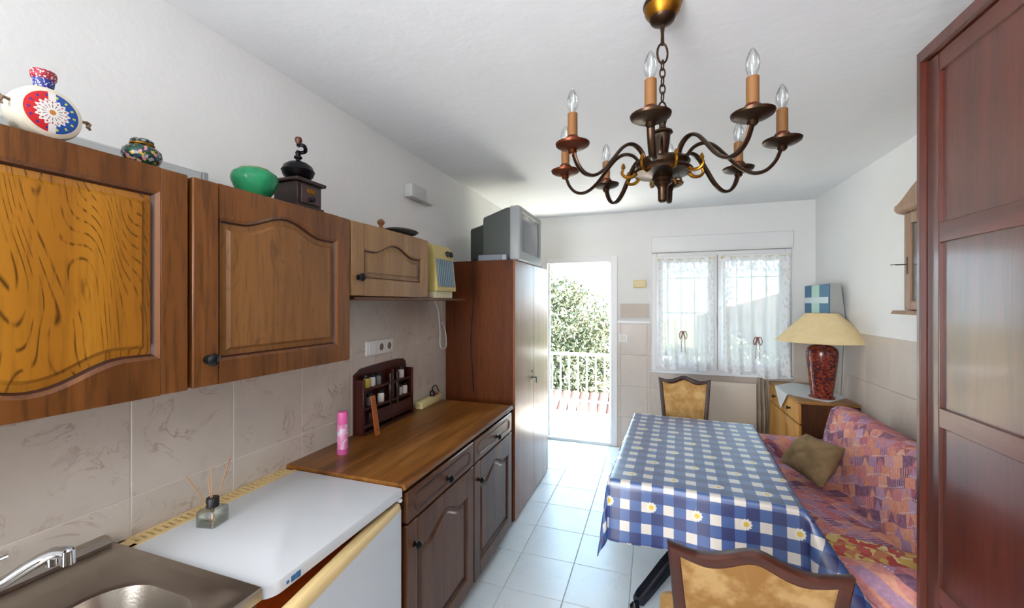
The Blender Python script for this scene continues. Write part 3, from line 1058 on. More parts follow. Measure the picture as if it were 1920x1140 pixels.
# ---------------------------------------------------------------- tall locker
TY0, TY1, TX, TZ = 2.714, 3.655, -0.918, 1.842
t = thing('tall_locker', 'tall brown two-door locker carrying the grey television', 'wardrobe', (-1.17, 3.18, 0.0))
bm = NB()
xb = XL + 0.01
box(bm, xb, TX - 0.02, TY0, TY0 + 0.018, 0.0, TZ)
box(bm, xb, TX - 0.02, TY1 - 0.018, TY1, 0.0, TZ)
box(bm, xb, TX - 0.02, TY0 + 0.018, TY1 - 0.018, TZ - 0.018, TZ)
box(bm, xb, TX - 0.02, TY0 + 0.018, TY1 - 0.018, 0.05, 0.068)
box(bm, xb, xb + 0.008, TY0 + 0.018, TY1 - 0.018, 0.068, TZ - 0.018)
mk('carcass', bm, M_tall, t)
ym = 3.19
for a0, a1 in ((TY0 + 0.001, ym - 0.0015), (ym + 0.0015, TY1 - 0.001)):
    d = mk('door', box(NB(), TX - 0.019, TX, a0, a1, 0.012, TZ - 0.002, 0.002), M_tallf, t)
    if a0 < 3:
        for zl in (0.985, 0.935):
            mk('lock_plate', box(NB(), TX, TX + 0.004, ym - 0.055, ym - 0.005, zl, zl + 0.014, 0.001), M_blackknob, d)
        bm = NB()
        tube(bm, [(TX + 0.004, ym - 0.02, 0.941), (TX + 0.03, ym - 0.02, 0.941)], 0.005, 8)
        box(bm, TX + 0.026, TX + 0.032, ym - 0.03, ym - 0.01, 0.90, 0.945, 0.002)
        mk('key', bm, M_blackknob, d)
# black cable hanging down the side
bm = NB()
cp = [(-1.24, TY0 + 0.1, TZ + 0.004), (-1.242, TY0 - 0.002, TZ + 0.006)] + [(-1.243 + 0.012 * math.sin(k * 1.3), TY0 - 0.005, TZ - 0.02 - k * 0.155) for k in range(7)]
tube(bm, spline(cp, 6), 0.0035, 6)
single('power_cable', bm, M_black, 'black cable hanging down the side of the tall locker', 'cable', (-1.24, TY0, 1.0))

# ---------------------------------------------------------------- television and box
t = thing('television', 'grey tube television on top of the tall locker', 'television', (-1.12, 3.02, TZ))
ty0, ty1, tz0, tz1 = 2.762, 3.345, 1.8435, 2.235
bm = NB()
fx = -0.90
bez = rrect(ty0, ty1, tz0, tz1, 0.012, 3)
scr = rrect(ty0 + 0.055, ty1 - 0.05, tz0 + 0.065, tz1 - 0.035, 0.012, 3)
L = lambda o, x: [Vector((x, p, q)) for p, q in o]
loft(bm, [L(bez, fx - 0.07), L(bez, fx - 0.012), L(offs(bez, 0.006), fx), L(scr, fx), L(offs(scr, 0.006), fx - 0.008)], False, False)
mk('bezel', bm, M_tvlight, t)
bm = NB()


def scrfn(u, v):
    a = ty0 + 0.058 + (ty1 - ty0 - 0.111) * u
    b = tz0 + 0.068 + (tz1 - tz0 - 0.106) * v
    return Vector((fx - 0.008 + 0.010 * (1 - (2 * u - 1) ** 2) * (1 - (2 * v - 1) ** 2), a, b))


gridmesh(bm, 10, 8, scrfn)
mk('screen', bm, M_screen, t)
bm = NB()
b1 = rrect(ty0 + 0.006, ty1 - 0.006, tz0 + 0.004, tz1 - 0.006, 0.02, 3)
b2 = rrect(ty0 + 0.05, ty1 - 0.05, tz0 + 0.004, tz1 - 0.055, 0.03, 3)
loft(bm, [L(b1, fx - 0.0705), L(b1, fx - 0.10), L(b2, fx - 0.30)])
mk('housing', bm, M_tvgrey, t)
bm = NB()
b3 = rrect(ty0 + 0.10, ty1 - 0.10, tz0 + 0.006, tz1 - 0.09, 0.03, 3)
b4 = rrect(ty0 + 0.13, ty1 - 0.13, tz0 + 0.006, tz1 - 0.12, 0.03, 3)
loft(bm, [L(b3, fx - 0.3005), L(b4, fx - 0.44)])
mk('tube_cover', bm, plain('dark_tv_plastic', lin(62, 66, 62), 0.5), t)
# silver box in front of the tv side
t = thing('receiver_box', 'flat silver receiver box beside the grey television on the locker', 'receiver', (-1.09, 2.737, TZ))
mk('casing', box(NB(), -1.20, -1.02, 2.716, 2.757, TZ + 0.0005, TZ + 0.042, 0.003), plain('grey_receiver_metal', lin(122, 128, 136), 0.4), t)
mk('front_panel', box(NB(), -1.0195, -0.985, 2.717, 2.756, TZ + 0.001, TZ + 0.040, 0.003), plain('pale_receiver_front', lin(160, 166, 174), 0.3), t)

# ---------------------------------------------------------------- things on the wall cabinets
ZT = 1.877
# beaded round flask
fm, nt, b = newmat('beaded_flask_face')
v = coords(nt, 'Object')
sp = nt.nodes.new('ShaderNodeSeparateXYZ')
nt.links.new(v, sp.inputs[0])
yy, zz = sp.outputs[1], mth(nt, 'SUBTRACT', sp.outputs[2], 0.078)
rr = mth(nt, 'SQRT', mth(nt, 'ADD', mth(nt, 'MULTIPLY', yy, yy), mth(nt, 'MULTIPLY', zz, zz)))
an = mth(nt, 'ARCTAN2', zz, yy)
c = mixc(nt, mth(nt, 'GREATER_THAN', yy, 0.0), lin(200, 16, 24), lin(20, 80, 160))
# dots on the ring
dt = mth(nt, 'MULTIPLY', mth(nt, 'LESS_THAN', mth(nt, 'ABSOLUTE', mth(nt, 'SUBTRACT', rr, 0.046)), 0.0035), mth(nt, 'GREATER_THAN', mth(nt, 'COSINE', mth(nt, 'MULTIPLY', an, 14.0)), 0.72))
c = mixc(nt, dt, c, mixc(nt, mth(nt, 'GREATER_THAN', yy, 0.0), lin(50, 40, 130), lin(220, 215, 90)))
# white daisy with petals and coloured dashes
pr = mth(nt, 'ADD', 0.034, mth(nt, 'MULTIPLY', mth(nt, 'COSINE', mth(nt, 'MULTIPLY', an, 16.0)), 0.0035))
c = mixc(nt, mth(nt, 'LESS_THAN', rr, pr), c, lin(232, 228, 222))
ds = mth(nt, 'MULTIPLY', mth(nt, 'MULTIPLY', mth(nt, 'GREATER_THAN', rr, 0.013), mth(nt, 'LESS_THAN', rr, 0.031)), mth(nt, 'GREATER_THAN', mth(nt, 'COSINE', mth(nt, 'MULTIPLY', an, 16.0)), 0.78))
ds = mth(nt, 'MULTIPLY', ds, mth(nt, 'GREATER_THAN', mth(nt, 'ABSOLUTE', mth(nt, 'SUBTRACT', rr, 0.0235)), 0.0018))
c = mixc(nt, ds, c, mixc(nt, mth(nt, 'LESS_THAN', rr, 0.0235), lin(170, 24, 40), lin(110, 30, 50)))
c = mixc(nt, mth(nt, 'LESS_THAN', mth(nt, 'ABSOLUTE', yy), mth(nt, 'MULTIPLY', 0.008, mth(nt, 'GREATER_THAN', rr, 0.033))), c, lin(232, 228, 222))
c = mixc(nt, mth(nt, 'LESS_THAN', rr, 0.007), c, lin(196, 120, 40))
c = mixc(nt, mth(nt, 'GREATER_THAN', rr, 0.056), c, lin(226, 216, 196))
nt.links.new(c, b.inputs['Base Color'])
b.inputs['Roughness'].default_value = 0.5
addbump(nt, b, 0.4, 420, 0.002)
FL = Vector((-1.195, 0.490, ZT))
t = thing('beaded_flask', 'round red, white and blue beaded flask on the golden-panel cabinet', 'flask', FL)
bm = NB()
Mx = Matrix.Translation((0, 0, 0.078)) @ Matrix.Rotation(PI / 2, 4, 'Y')
lathe(bm, [(0.02, -0.075), (0.052, -0.073), (0.066, -0.060), (0.072, -0.030), (0.072, 0.004), (0.068, 0.016), (0.058, 0.022), (0.03, 0.026), (0.001, 0.027)], 40, Mx)
mk('flask_body', bm, fm, t, world=False)
bm = NB()
lathe(bm, [(0.016, 0.142), (0.019, 0.150), (0.021, 0.160), (0.022, 0.172)], 20, Matrix.Translation((-0.008, -0.004, 0)))
mk('neck', bm, speck('blue_beads', [lin(40, 40, 120), lin(30, 50, 150), lin(200, 200, 215), lin(36, 36, 110), lin(34, 44, 130), lin(30, 40, 120)], 330, 0.5, 'EUCLIDEAN', 0.3), t, world=False)
bm = NB()
lathe(bm, [(0.022, 0.1721), (0.0255, 0.176), (0.0265, 0.188), (0.024, 0.196), (0.012, 0.199)], 20, Matrix.Translation((-0.008, -0.004, 0)))
mk('stopper', bm, speck('red_beads', [lin(150, 20, 40), lin(170, 28, 50), lin(210, 200, 205), lin(140, 16, 36), lin(156, 22, 44), lin(150, 20, 40)], 330, 0.5, 'EUCLIDEAN', 0.3), t, world=False)
M_cord = cloudy('brown_cord', lin(110, 90, 70), lin(150, 128, 104), 60, 0.9)
for s_ in (-1, 1):
    bm = NB()
    tube(bm, [(0.0, s_ * 0.068, 0.085), (0.002, s_ * 0.085, 0.088), (0.0, s_ * 0.092, 0.078 + 0.008 * s_), (0.004, s_ * 0.085, 0.072)], 0.0045, 6)
    tube(bm, [(0.0, s_ * 0.084, 0.086), (-0.004, s_ * 0.095, 0.10 if s_ < 0 else 0.07)], 0.0035, 6)
    mk('cord', bm, M_cord, t, world=False)
t.scale = (0.74, 0.74, 0.74)

# teal box at the far left
bm = NB()
box(bm, -1.30, -1.20, 0.30, 0.425, ZT, ZT + 0.030, 0.003)
single('teal_tin', bm, plain('teal_enamel', lin(110, 160, 146), 0.4), 'low teal tin beside the beaded flask, at the picture edge', 'tin', (-1.25, 0.36, ZT))
# white light batten lying at the back
t = thing('light_batten', 'long pale strip light lying on the cabinet tops against the wall', 'light', (-1.435, 0.62, ZT))
bm = NB()
box(bm, -1.466, -1.425, 0.30, 0.955, ZT, ZT + 0.100, 0.004)
mk('batten', bm, plain('light_grey_plastic', lin(188, 192, 192), 0.4), t)
bm = NB()
box(bm, -1.466, -1.423, 0.9555, 0.975, ZT, ZT + 0.103, 0.004)
mk('end_cap', bm, plain('grey_plastic', lin(150, 154, 158), 0.4), t)
# cloisonne pot
bm = NB()
lathe(bm, [(0.022, 0), (0.026, 0.002), (0.040, 0.018), (0.046, 0.034), (0.044, 0.048), (0.034, 0.058), (0.024, 0.062), (0.0235, 0.066), (0.026, 0.070), (0.027, 0.076), (0.022, 0.081), (0.010, 0.083)], 28,
      Matrix.Translation((-1.205, 0.663, ZT)))
t = thing('enamel_pot', 'small dark green floral enamel pot on the golden-panel cabinet', 'pot', (-1.205, 0.663, ZT))
mk('pot_body', bm, M_cloison, t)
bm = NB()
lathe(bm, [(0.0255, 0.0635), (0.0285, 0.065), (0.0285, 0.068), (0.026, 0.0695)], 28, Matrix.Translation((-1.205, 0.663, ZT)), False, False)
mk('rim', bm, M_brass, t)
t.scale = (0.86, 0.86, 0.86)
# green bowl
bm = NB()
lathe(bm, [(0.034, 0), (0.040, 0.006), (0.055, 0.028), (0.066, 0.052), (0.068, 0.066), (0.063, 0.080), (0.052, 0.089), (0.046, 0.091), (0.044, 0.088)], 32, Matrix.Translation((-1.225, 0.985, ZT)), True, False)
t = thing('green_jar', 'round green glazed jar beside the coffee mill', 'jar', (-1.225, 0.985, ZT))
mk('jar_body', bm, M_jade, t)
bm = NB()
lathe(bm, [(0.0435, 0.0905), (0.044, 0.095), (0.030, 0.100), (0.010, 0.102), (0.009, 0.106), (0.002, 0.108)], 28, Matrix.Translation((-1.225, 0.985, ZT)))
mk('lid', bm, cloudy('green_gold_glaze', lin(40, 120, 80), lin(120, 140, 60), 30, 0.3, 0.05), t)

# coffee mill
cx, cy = -1.235, 1.165
t = thing('coffee_mill', 'dark wooden coffee mill with crank and drawer on the cabinet', 'coffee mill', (cx, cy, ZT))
bm = NB()
box(bm, cx - 0.062, cx + 0.062, cy - 0.062, cy + 0.062, 0.0 + ZT, ZT + 0.012, 0.002)
box(bm, cx - 0.055, cx + 0.055, cy - 0.055, cy + 0.055, ZT + 0.012, ZT + 0.094, 0.002)
box(bm, cx - 0.068, cx + 0.068, cy - 0.068, cy + 0.068, ZT + 0.094, ZT + 0.106, 0.003)
mk('mill_box', bm, M_mill, t)
dr = mk('drawer', box(NB(), cx + 0.055, cx + 0.060, cy - 0.042, cy + 0.042, ZT + 0.02, ZT + 0.085, 0.002), plain('worn_dark_wood', lin(64, 46, 42), 0.4), t)
bm = NB()
box(bm, cx + 0.060, cx + 0.0615, cy - 0.018, cy + 0.018, ZT + 0.058, ZT + 0.074, 0.0005)
mk('label_plate', bm, M_brass, dr)
bm = NB()
lathe(bm, [(0.008, 0), (0.006, 0.006), (0.011, 0.012), (0.004, 0.018)], 12, Matrix.Translation((cx + 0.060, cy, ZT + 0.036)) @ Matrix.Rotation(PI / 2, 4, 'Y'))
mk('knob', bm, M_millmetal, dr)
bm = NB()
lathe(bm, [(0.030, 0.106), (0.036, 0.112), (0.050, 0.128), (0.055, 0.142), (0.057, 0.146), (0.054, 0.150), (0.048, 0.164), (0.032, 0.176), (0.012, 0.182), (0.008, 0.186), (0.008, 0.215)], 28, Matrix.Translation((cx, cy, ZT)))
mk('hopper', bm, M_millmetal, t)
bm = NB()
lathe(bm, [(0.008, 0.19), (0.014, 0.194), (0.014, 0.200), (0.008, 0.204), (0.01, 0.214), (0.006, 0.222)], 14, Matrix.Translation((cx, cy, ZT)))
tube(bm, spline([(cx, cy, ZT + 0.214), (cx + 0.02, cy + 0.012, ZT + 0.220), (cx + 0.035, cy - 0.005, ZT + 0.232), (cx + 0.02, cy - 0.014, ZT + 0.236), (cx + 0.005, cy - 0.004, ZT + 0.238)], 5), 0.007, 8)
cr = mk('crank', bm, M_millmetal, t)
bm = NB()
lathe(bm, [(0.006, 0.236), (0.007, 0.244), (0.011, 0.252), (0.013, 0.260), (0.010, 0.268), (0.003, 0.271)], 14, Matrix.Translation((cx + 0.006, cy - 0.004, ZT)))
mk('crank_knob', bm, plain('red_brown_knob', lin(92, 44, 28), 0.35), cr)

# dark shell-like dish and a small brown ornament
bm = NB()
lathe(bm, [(0.03, 0), (0.05, 0.004), (0.095, 0.018), (0.105, 0.026), (0.098, 0.032), (0.06, 0.042), (0.02, 0.045), (0.001, 0.0455)], 28, Matrix.Translation((-1.245, 1.80, ZT)))
single('dark_dish', bm, plain('dark_stoneware', lin(54, 52, 44), 0.5), 'dark upturned dish on the short pale cabinet', 'dish', (-1.245, 1.80, ZT))
bm = NB()
lathe(bm, [(0.02, 0), (0.024, 0.006), (0.012, 0.016), (0.008, 0.024), (0.016, 0.034), (0.018, 0.044), (0.010, 0.054), (0.002, 0.057)], 16, Matrix.Translation((-1.21, 1.615, ZT)))
single('small_ornament', bm, plain('brown_glaze', lin(130, 84, 50), 0.35), 'small brown ornament on the short cabinet beside the dark dish', 'ornament', (-1.21, 1.615, ZT))

# ---------------------------------------------------------------- radio on the shelf
ZS = 1.568
bm = NB()
box(bm, -1.235, -1.165, 2.05, 2.25, ZS, ZS + 0.04, 0.003)
single('plastic_box', bm, plain('pale_cream_plastic', lin(206, 198, 160), 0.5), 'low cream plastic box under the radio on the shelf', 'box', (-1.2, 2.15, ZS))
t = thing('radio', 'upright cream radio with blue-grey grille on the shelf', 'radio', (-1.2, 2.15, ZS + 0.04))
bm = NB()
z0 = ZS + 0.0405
pr_ = [(-1.27, z0), (-1.15, z0), (-1.15, z0 + 0.02), (-1.168, z0 + 0.19), (-1.186, z0 + 0.255), (-1.20, z0 + 0.27), (-1.222, z0 + 0.272), (-1.238, z0 + 0.258), (-1.242, z0 + 0.235), (-1.238, z0 + 0.21), (-1.26, z0 + 0.19), (-1.27, z0 + 0.16)]
prism(bm, pr_, 'y', 2.04, 2.265)
mk('casing', bm, plain('cream_radio_plastic', lin(196, 176, 108), 0.4), t)
bm = NB()
Mr = Matrix.Translation((-1.15, 2.1525, z0 + 0.02)) @ Matrix.Rotation(-math.atan2(0.018, 0.17), 4, 'Y')
box(bm, 0, 0.003, -0.10, 0.10, 0.005, 0.165, 0.001, 1, Mr)
gf = mk('grille', bm, plain('blue_grey_cloth', lin(104, 124, 138), 0.8), t)
bm = NB()
for k in range(9):
    y = -0.088 + 0.022 * k
    box(bm, 0.0032, 0.0052, y - 0.003, y + 0.003, 0.008, 0.162, 0, 1, Mr)
mk('grille_bars', bm, plain('pale_blue_plastic', lin(140, 158, 166), 0.5), gf)
bm = NB()
Mk = Matrix.Translation((-1.176, 2.2, z0 + 0.222)) @ Matrix.Rotation(PI / 2 - 0.27, 4, 'Y')
lathe(bm, [(0.018, 0), (0.017, 0.012), (0.004, 0.013)], 14, Mk)
lathe(bm, [(0.018, 0), (0.017, 0.012), (0.004, 0.013)], 14, Matrix.Translation((0, 0.042, 0)) @ Mk)
mk('dials', bm, M_black, t)
# white flex under the shelf
bm = NB()
tube(bm, spline([(-1.43, 2.50, 1.552), (-1.435, 2.56, 1.48), (-1.44, 2.58, 1.40), (-1.445, 2.60, 1.32), (-1.435, 2.58, 1.25), (-1.44, 2.62, 1.21), (-1.445, 2.69, 1.22), (-1.445, 2.68, 1.33), (-1.44, 2.62, 1.40)], 6), 0.004, 6)
single('white_flex', bm, M_wplastic, 'looped white flex hanging below the shelf end', 'cable', (-1.44, 2.58, 1.38))

# emergency light on the upper wall
t = thing('wall_sensor', 'small white box with a downturned flap high on the kitchen wall', 'sensor', (XL, 2.30, 2.23))
bm = NB()
box(bm, XL, XL + 0.06, 2.19, 2.36, 2.20, 2.285, 0.008, 2)
mk('sensor_box', bm, plain('grey_white_plastic', lin(196, 198, 196), 0.5), t)
bm = NB()
prism(bm, [(2.36, 2.235), (2.45, 2.205), (2.45, 2.198), (2.36, 2.205)], 'x', XL + 0.012, XL + 0.055)
mk('flap', bm, plain('grey_white_plastic_2', lin(214, 214, 208), 0.5), t)

# socket strip
t = thing('socket_strip', 'white strip of one switch and two sockets on the tiles', 'socket', (XL + 0.0075, 1.94, 1.29))
x0 = XL + 0.0076
bm = NB()
box(bm, x0, x0 + 0.012, 1.815, 2.055, 1.252, 1.332, 0.004, 2)
mk('surround', bm, M_wplastic, t)
mk('rocker', box(NB(), x0 + 0.0121, x0 + 0.017, 1.832, 1.89, 1.262, 1.322, 0.002), M_white, t)
for y in (1.94, 2.012):
    bm = NB()
    Mx = Matrix.Translation((x0 + 0.0121, y, 1.292)) @ Matrix.Rotation(PI / 2, 4, 'Y')
    lathe(bm, [(0.0265, 0), (0.0265, 0.003), (0.0225, 0.004), (0.021, 0.0005)], 22, Mx, True, True)
    s = mk('socket', bm, M_wplastic, t)
    bm = NB()
    lathe(bm, [(0.020, 0.0008), (0.019, 0.0012)], 20, Mx)
    mk('socket_well', bm, plain('dark_socket_well', lin(120, 112, 96), 0.6), s)

# ---------------------------------------------------------------- worktop things
ZW = 0.860
t = thing('spray_can', 'pink and white spray can standing on the worktop', 'spray can', (-1.33, 1.50, ZW))
sm, nt, b = newmat('pink_can_print')
v = coords(nt, 'Object')
n = noise(nt, v, 22, 3, 0.6, 1.0)
nt.links.new(ramp(nt, n, [(0.38, lin(206, 108, 160)), (0.5, lin(220, 150, 186)), (0.56, lin(214, 204, 216)), (0.75, lin(190, 182, 206))]), b.inputs['Base Color'])
b.inputs['Roughness'].default_value = 0.3
T = Matrix.Translation((-1.33, 1.50, ZW))
mk('can_body', lathe(NB(), [(0.020, 0), (0.0235, 0.002), (0.0235, 0.125), (0.022, 0.130), (0.020, 0.134)], 24, T), sm, t)
mk('base_ring', lathe(NB(), [(0.0240, 0.0), (0.0243, 0.004), (0.0240, 0.024)], 24, T, False, False), plain('magenta_band', lin(190, 84, 146), 0.3), t)
mk('cap', lathe(NB(), [(0.0215, 0.1345), (0.0225, 0.137), (0.0225, 0.182), (0.021, 0.188), (0.012, 0.190)], 24, T), plain('pink_cap', lin(226, 104, 168), 0.35), t)

# spice rack against the tiles
t = thing('spice_rack', 'dark red wooden spice rack leaning against the tiled wall', 'rack', (-1.42, 1.95, ZW))
rx0, rx1 = XL + 0.010, XL + 0.075
M_rack = plain('dark_red_wood', lin(60, 17, 9), 0.36)
bm = NB()
n = 20
pts = [(1.72, ZW), (2.18, ZW)] + [(2.18, 1.16), (2.172, 1.185), (2.15, 1.20)] + [(2.10 - 0.33 * k / 8, 1.205 - 0.012 * k / 8 * (k / 8)) for k in range(9)] + [(1.72, 1.165)]
prism(bm, pts, 'x', rx0, rx0 + 0.012)
mk('back_board', bm, M_rack, t)
for y0_, y1_ in ((1.72, 1.734), (2.166, 2.18)):
    mk('side_board', box(NB(), rx0 + 0.0121, rx1, y0_, y1_, ZW, 1.145, 0.003), M_rack, t)
mk('upright', box(NB(), rx0 + 0.0121, rx1 - 0.01, 1.985, 1.999, ZW + 0.014, 1.16, 0.003), M_rack, t)
for z in (ZW, 0.985, 1.085):
    mk('shelf', box(NB(), rx0 + 0.0121, rx1, 1.7345, 2.1655, z, z + 0.012, 0.002), M_rack, t)
for z in (0.895, 1.02):
    mk('rail', box(NB(), rx1 - 0.004, rx1 + 0.004, 1.722, 2.178, z, z + 0.016, 0.002), M_rack, t) if z < 0.9 else None
for y in (1.955, 2.02):
    bm = NB()
    lathe(bm, [(0.009, 0), (0.012, 0.02), (0.006, 0.04), (0.012, 0.08), (0.013, 0.13), (0.006, 0.16), (0.011, 0.19), (0.008, 0.21)], 12, Matrix.Translation((rx1 - 0.006, y, 0.935)))
    mk('spindle', bm, plain('near_black_wood', lin(36, 14, 10), 0.35), t)
mk('drawer', box(NB(), rx1, rx1 + 0.008, 1.76, 2.15, 0.912, 0.97, 0.002), M_rack, t)
jars = [(1.775, 1.097, 'yellow', 'glass spice jar with yellow contents, top shelf of the rack, first from the fridge'),
        (1.82, 1.097, 'white', 'glass spice jar with white contents, top shelf of the rack, second from the fridge'),
        (1.87, 1.097, 'grey', 'glass spice jar with grey contents, top shelf beside the black spindle'),
        (1.80, 0.997, 'grey', 'glass spice jar with grey contents, lower shelf behind the orange wooden batten'),
        (1.895, 0.997, 'white', 'glass spice jar with white contents, lower shelf left of the black spindle'),
        (2.085, 1.097, 'label', 'white labelled spice jar alone in the upper right compartment of the rack'),
        (2.065, 0.997, 'label', 'white labelled spice jar in the lower right compartment, nearer the spindle'),
        (2.12, 0.997, 'label', 'white labelled spice jar in the lower right compartment, nearer the power strip')]
jm = {'yellow': plain('mustard_powder', lin(200, 176, 70), 0.4), 'white': plain('salt_white', lin(206, 204, 196), 0.4), 'grey': plain('pepper_grey', lin(96, 98, 98), 0.4), 'label': plain('white_label', lin(206, 198, 190), 0.5)}
M_lid = plain('black_lid', lin(20, 22, 26), 0.35)
for y, z, k, lab in jars:
    t = thing('spice_jar', lab, 'jar', (rx1 - 0.026, y, z), group='spice jars in the rack')
    Tj = Matrix.Translation((rx1 - 0.026, y, z + 0.0004))
    mk('jar_body', lathe(NB(), [(0.017, 0), (0.0185, 0.002), (0.0185, 0.042), (0.014, 0.048)], 16, Tj), jm[k], t)
    mk('lid', lathe(NB(), [(0.0155, 0.0482), (0.0165, 0.050), (0.0165, 0.062), (0.014, 0.064)], 16, Tj), M_lid, t)
# orange wooden batten leaning on the rack
bm = NB()
Mb = Matrix.Translation((rx1 + 0.058, 1.735, ZW + 0.001)) @ Matrix.Rotation(math.radians(-9), 4, 'Y')
box(bm, 0, 0.008, 0, 0.036, 0, 0.205, 0.002, 1, Mb)
t = thing('wooden_batten', 'orange-brown wooden batten leaning against the spice rack', 'batten', (rx1 + 0.06, 1.75, ZW))
mk('batten', bm, wood('orange_beech', lin(150, 74, 16), lin(170, 88, 24), lin(186, 104, 36), 'z', 1.0, 0.4, 0.2), t)
bm = NB()
Mh = Mb @ Matrix.Translation((0.0083, 0.018, 0.03)) @ Matrix.Rotation(PI / 2, 4, 'Y')
lathe(bm, [(0.0045, -0.001), (0.0045, 0.0008), (0.002, 0.001)], 10, Mh)
mk('screw', bm, M_black, t)
# power strip
t = thing('power_strip', 'cream power strip with a red switch at the back of the worktop', 'power strip', (-1.43, 2.42, ZW))
Mp = Matrix.Translation((-1.425, 2.43, ZW)) @ Matrix.Rotation(math.radians(3), 4, 'Z')
mk('casing', box(NB(), -0.026, 0.026, -0.16, 0.125, 0.0005, 0.045, 0.006, 2, Mp), plain('cream_white_plastic', lin(222, 208, 150), 0.45), t)
mk('switch', box(NB(), -0.010, 0.010, 0.075, 0.10, 0.0452, 0.054, 0.002, 1, Mp), plain('red_switch', lin(180, 40, 30), 0.4), t)
bm = NB()
lathe(bm, [(0.018, 0.0452), (0.018, 0.07), (0.012, 0.08), (0.006, 0.085)], 14, Mp @ Matrix.Translation((0, 0.03, 0)))
tube(bm, [Mp @ Vector(p) for p in spline([(0, 0.03, 0.083), (0.0, 0.04, 0.105), (0.0, 0.075, 0.110), (-0.008, 0.12, 0.085), (-0.01, 0.15, 0.05)], 5)], 0.004, 6)
mk('plug', bm, M_black, t)

# reed diffuser on the fridge
t = thing('reed_diffuser', 'square glass reed diffuser with black collar on the white fridge top', 'diffuser', (-1.305, 0.905, 0.85))
Td = Matrix.Translation((-1.305, 0.905, 0.8504)) @ Matrix.Rotation(math.radians(12), 4, 'Z')
bm = NB()
h = 0.031
sq = rrect(-h, h, -h, h, 0.006, 3)
sq2 = rrect(-h * 0.42, h * 0.42, -h * 0.42, h * 0.42, 0.006, 3)
LL = lambda o, z: [Td @ Vector((a, b, z)) for a, b in o]
loft(bm, [LL(offs(sq, 0.002), 0), LL(sq, 0.002), LL(sq, 0.046), LL(offs(sq, 0.003), 0.050), LL(sq2, 0.052), LL(sq2, 0.056)], True, False)
mk('bottle', bm, M_bottle, t)
bm = NB()
i1 = offs(sq, 0.005)
loft(bm, [LL(i1, 0.004), LL(i1, 0.016)])
mk('oil', bm, mglass('oil', (0.94, 0.93, 0.86, 1), 0.03), t)
mk('collar', lathe(NB(), [(0.0165, 0.053), (0.0175, 0.054), (0.0175, 0.080), (0.016, 0.082), (0.009, 0.082)], 20, Td), plain('black_collar', lin(18, 18, 24), 0.45), t)
M_reed = plain('rattan_reed', lin(178, 138, 92), 0.8)
M_reed2 = plain('brown_reed', lin(150, 96, 58), 0.8)
for a_, b_, hh, mm in ((-0.056, -0.045, 0.175, M_reed), (-0.002, -0.006, 0.18, M_reed), (-0.012, 0.004, 0.15, M_reed), (0.040, 0.030, 0.190, M_reed2), (0.034, 0.026, 0.17, M_reed)):
    bm = NB()
    d_ = Vector((a_, b_, hh))
    # sideways spread follows the wall direction
    p1 = Vector((-1.305, 0.905, 0.8504)) + Vector((0.3 * a_, 1.05 * a_ + 0.2 * b_, hh))
    p0 = Vector((-1.305, 0.905, 0.8504)) + Vector((-0.06 * a_, -0.2 * a_, 0.006))
    tube(bm, [p0, p1], 0.0016, 6)
    mk('reed', bm, mm, t)

# ---------------------------------------------------------------- chandelier
CX, CY = 0.026, 1.395
CZ = 0.0
t = thing('chandelier', 'eight-arm dark bronze chandelier with candle bulbs hanging from the ceiling', 'chandelier', (CX, CY, 1.86))
TC = Matrix.Translation((CX, CY, 0))
bm = NB()
lathe(bm, [(0.058, 2.4995), (0.060, 2.492), (0.057, 2.484)], 28, TC, True, True)
mk('canopy_rim', bm, M_bronze, t)
bm = NB()
lathe(bm, [(0.057, 2.4838), (0.053, 2.468), (0.040, 2.450)], 28, TC)
cn = mk('canopy', bm, M_brass, t)
bm = NB()
lathe(bm, [(0.040, 2.4498), (0.036, 2.440), (0.022, 2.432), (0.008, 2.427), (0.005, 2.40), (0.006, 2.365)], 20, TC)
mk('canopy_tip', bm, M_bronze, cn)


def link(bm, cz, ry, rz_, rot, r=0.0028):
    pts = []
    for k in range(14):
        a = 2 * PI * k / 14
        x, z = ry * math.cos(a), rz_ * math.sin(a)
        pts.append(Vector((CX + x * math.cos(rot), CY + x * math.sin(rot), cz + z)))
    tube(bm, pts, r, 6, closed=True)


bm = NB()
link(bm, 2.338, 0.017, 0.032, 0.4, 0.0035)
z = 2.300
k = 0
while z > 2.175:
    link(bm, z, 0.0085, 0.016, 0.4 + (PI / 2 if k % 2 == 0 else 0), 0.0025)
    z -= 0.0255
    k += 1
link(bm, 2.155, 0.014, 0.028, 0.5, 0.003)
mk('chain', bm, M_bronze, t)
bm = NB()
lathe(bm, [(0.006, 2.13), (0.014, 2.122), (0.010, 2.108), (0.012, 2.098), (0.030, 2.088), (0.032, 2.082), (0.024, 2.078), (0.022, 2.05), (0.017, 2.02), (0.014, 2.004)], 22, TC)
mk('column', bm, M_bronze, t)
bm = NB()
lathe(bm, [(0.016, 2.003), (0.050, 2.000), (0.078, 1.994), (0.084, 1.986), (0.079, 1.975), (0.084, 1.968), (0.092, 1.960), (0.088, 1.953), (0.050, 1.948), (0.030, 1.942), (0.034, 1.935), (0.026, 1.928)], 28, TC)
mk('hub', bm, M_bronze, t)
bm = NB()
lathe(bm, [(0.026, 1.9278), (0.030, 1.922), (0.018, 1.914), (0.0145, 1.905), (0.0135, 1.880), (0.0135, 1.868), (0.008, 1.862)], 20, TC)
mk('finial', bm, M_bronze, t)
prof_arm = [(0.070, 1.982), (0.076, 2.006), (0.095, 2.026), (0.122, 2.032), (0.150, 2.018), (0.182, 1.982), (0.215, 1.944), (0.250, 1.922), (0.282, 1.925), (0.306, 1.948), (0.319, 1.978), (0.323, 1.992)]
arm_prof = circ(0.0098, 10, 0.0052)
PZ = 1.992
first = None
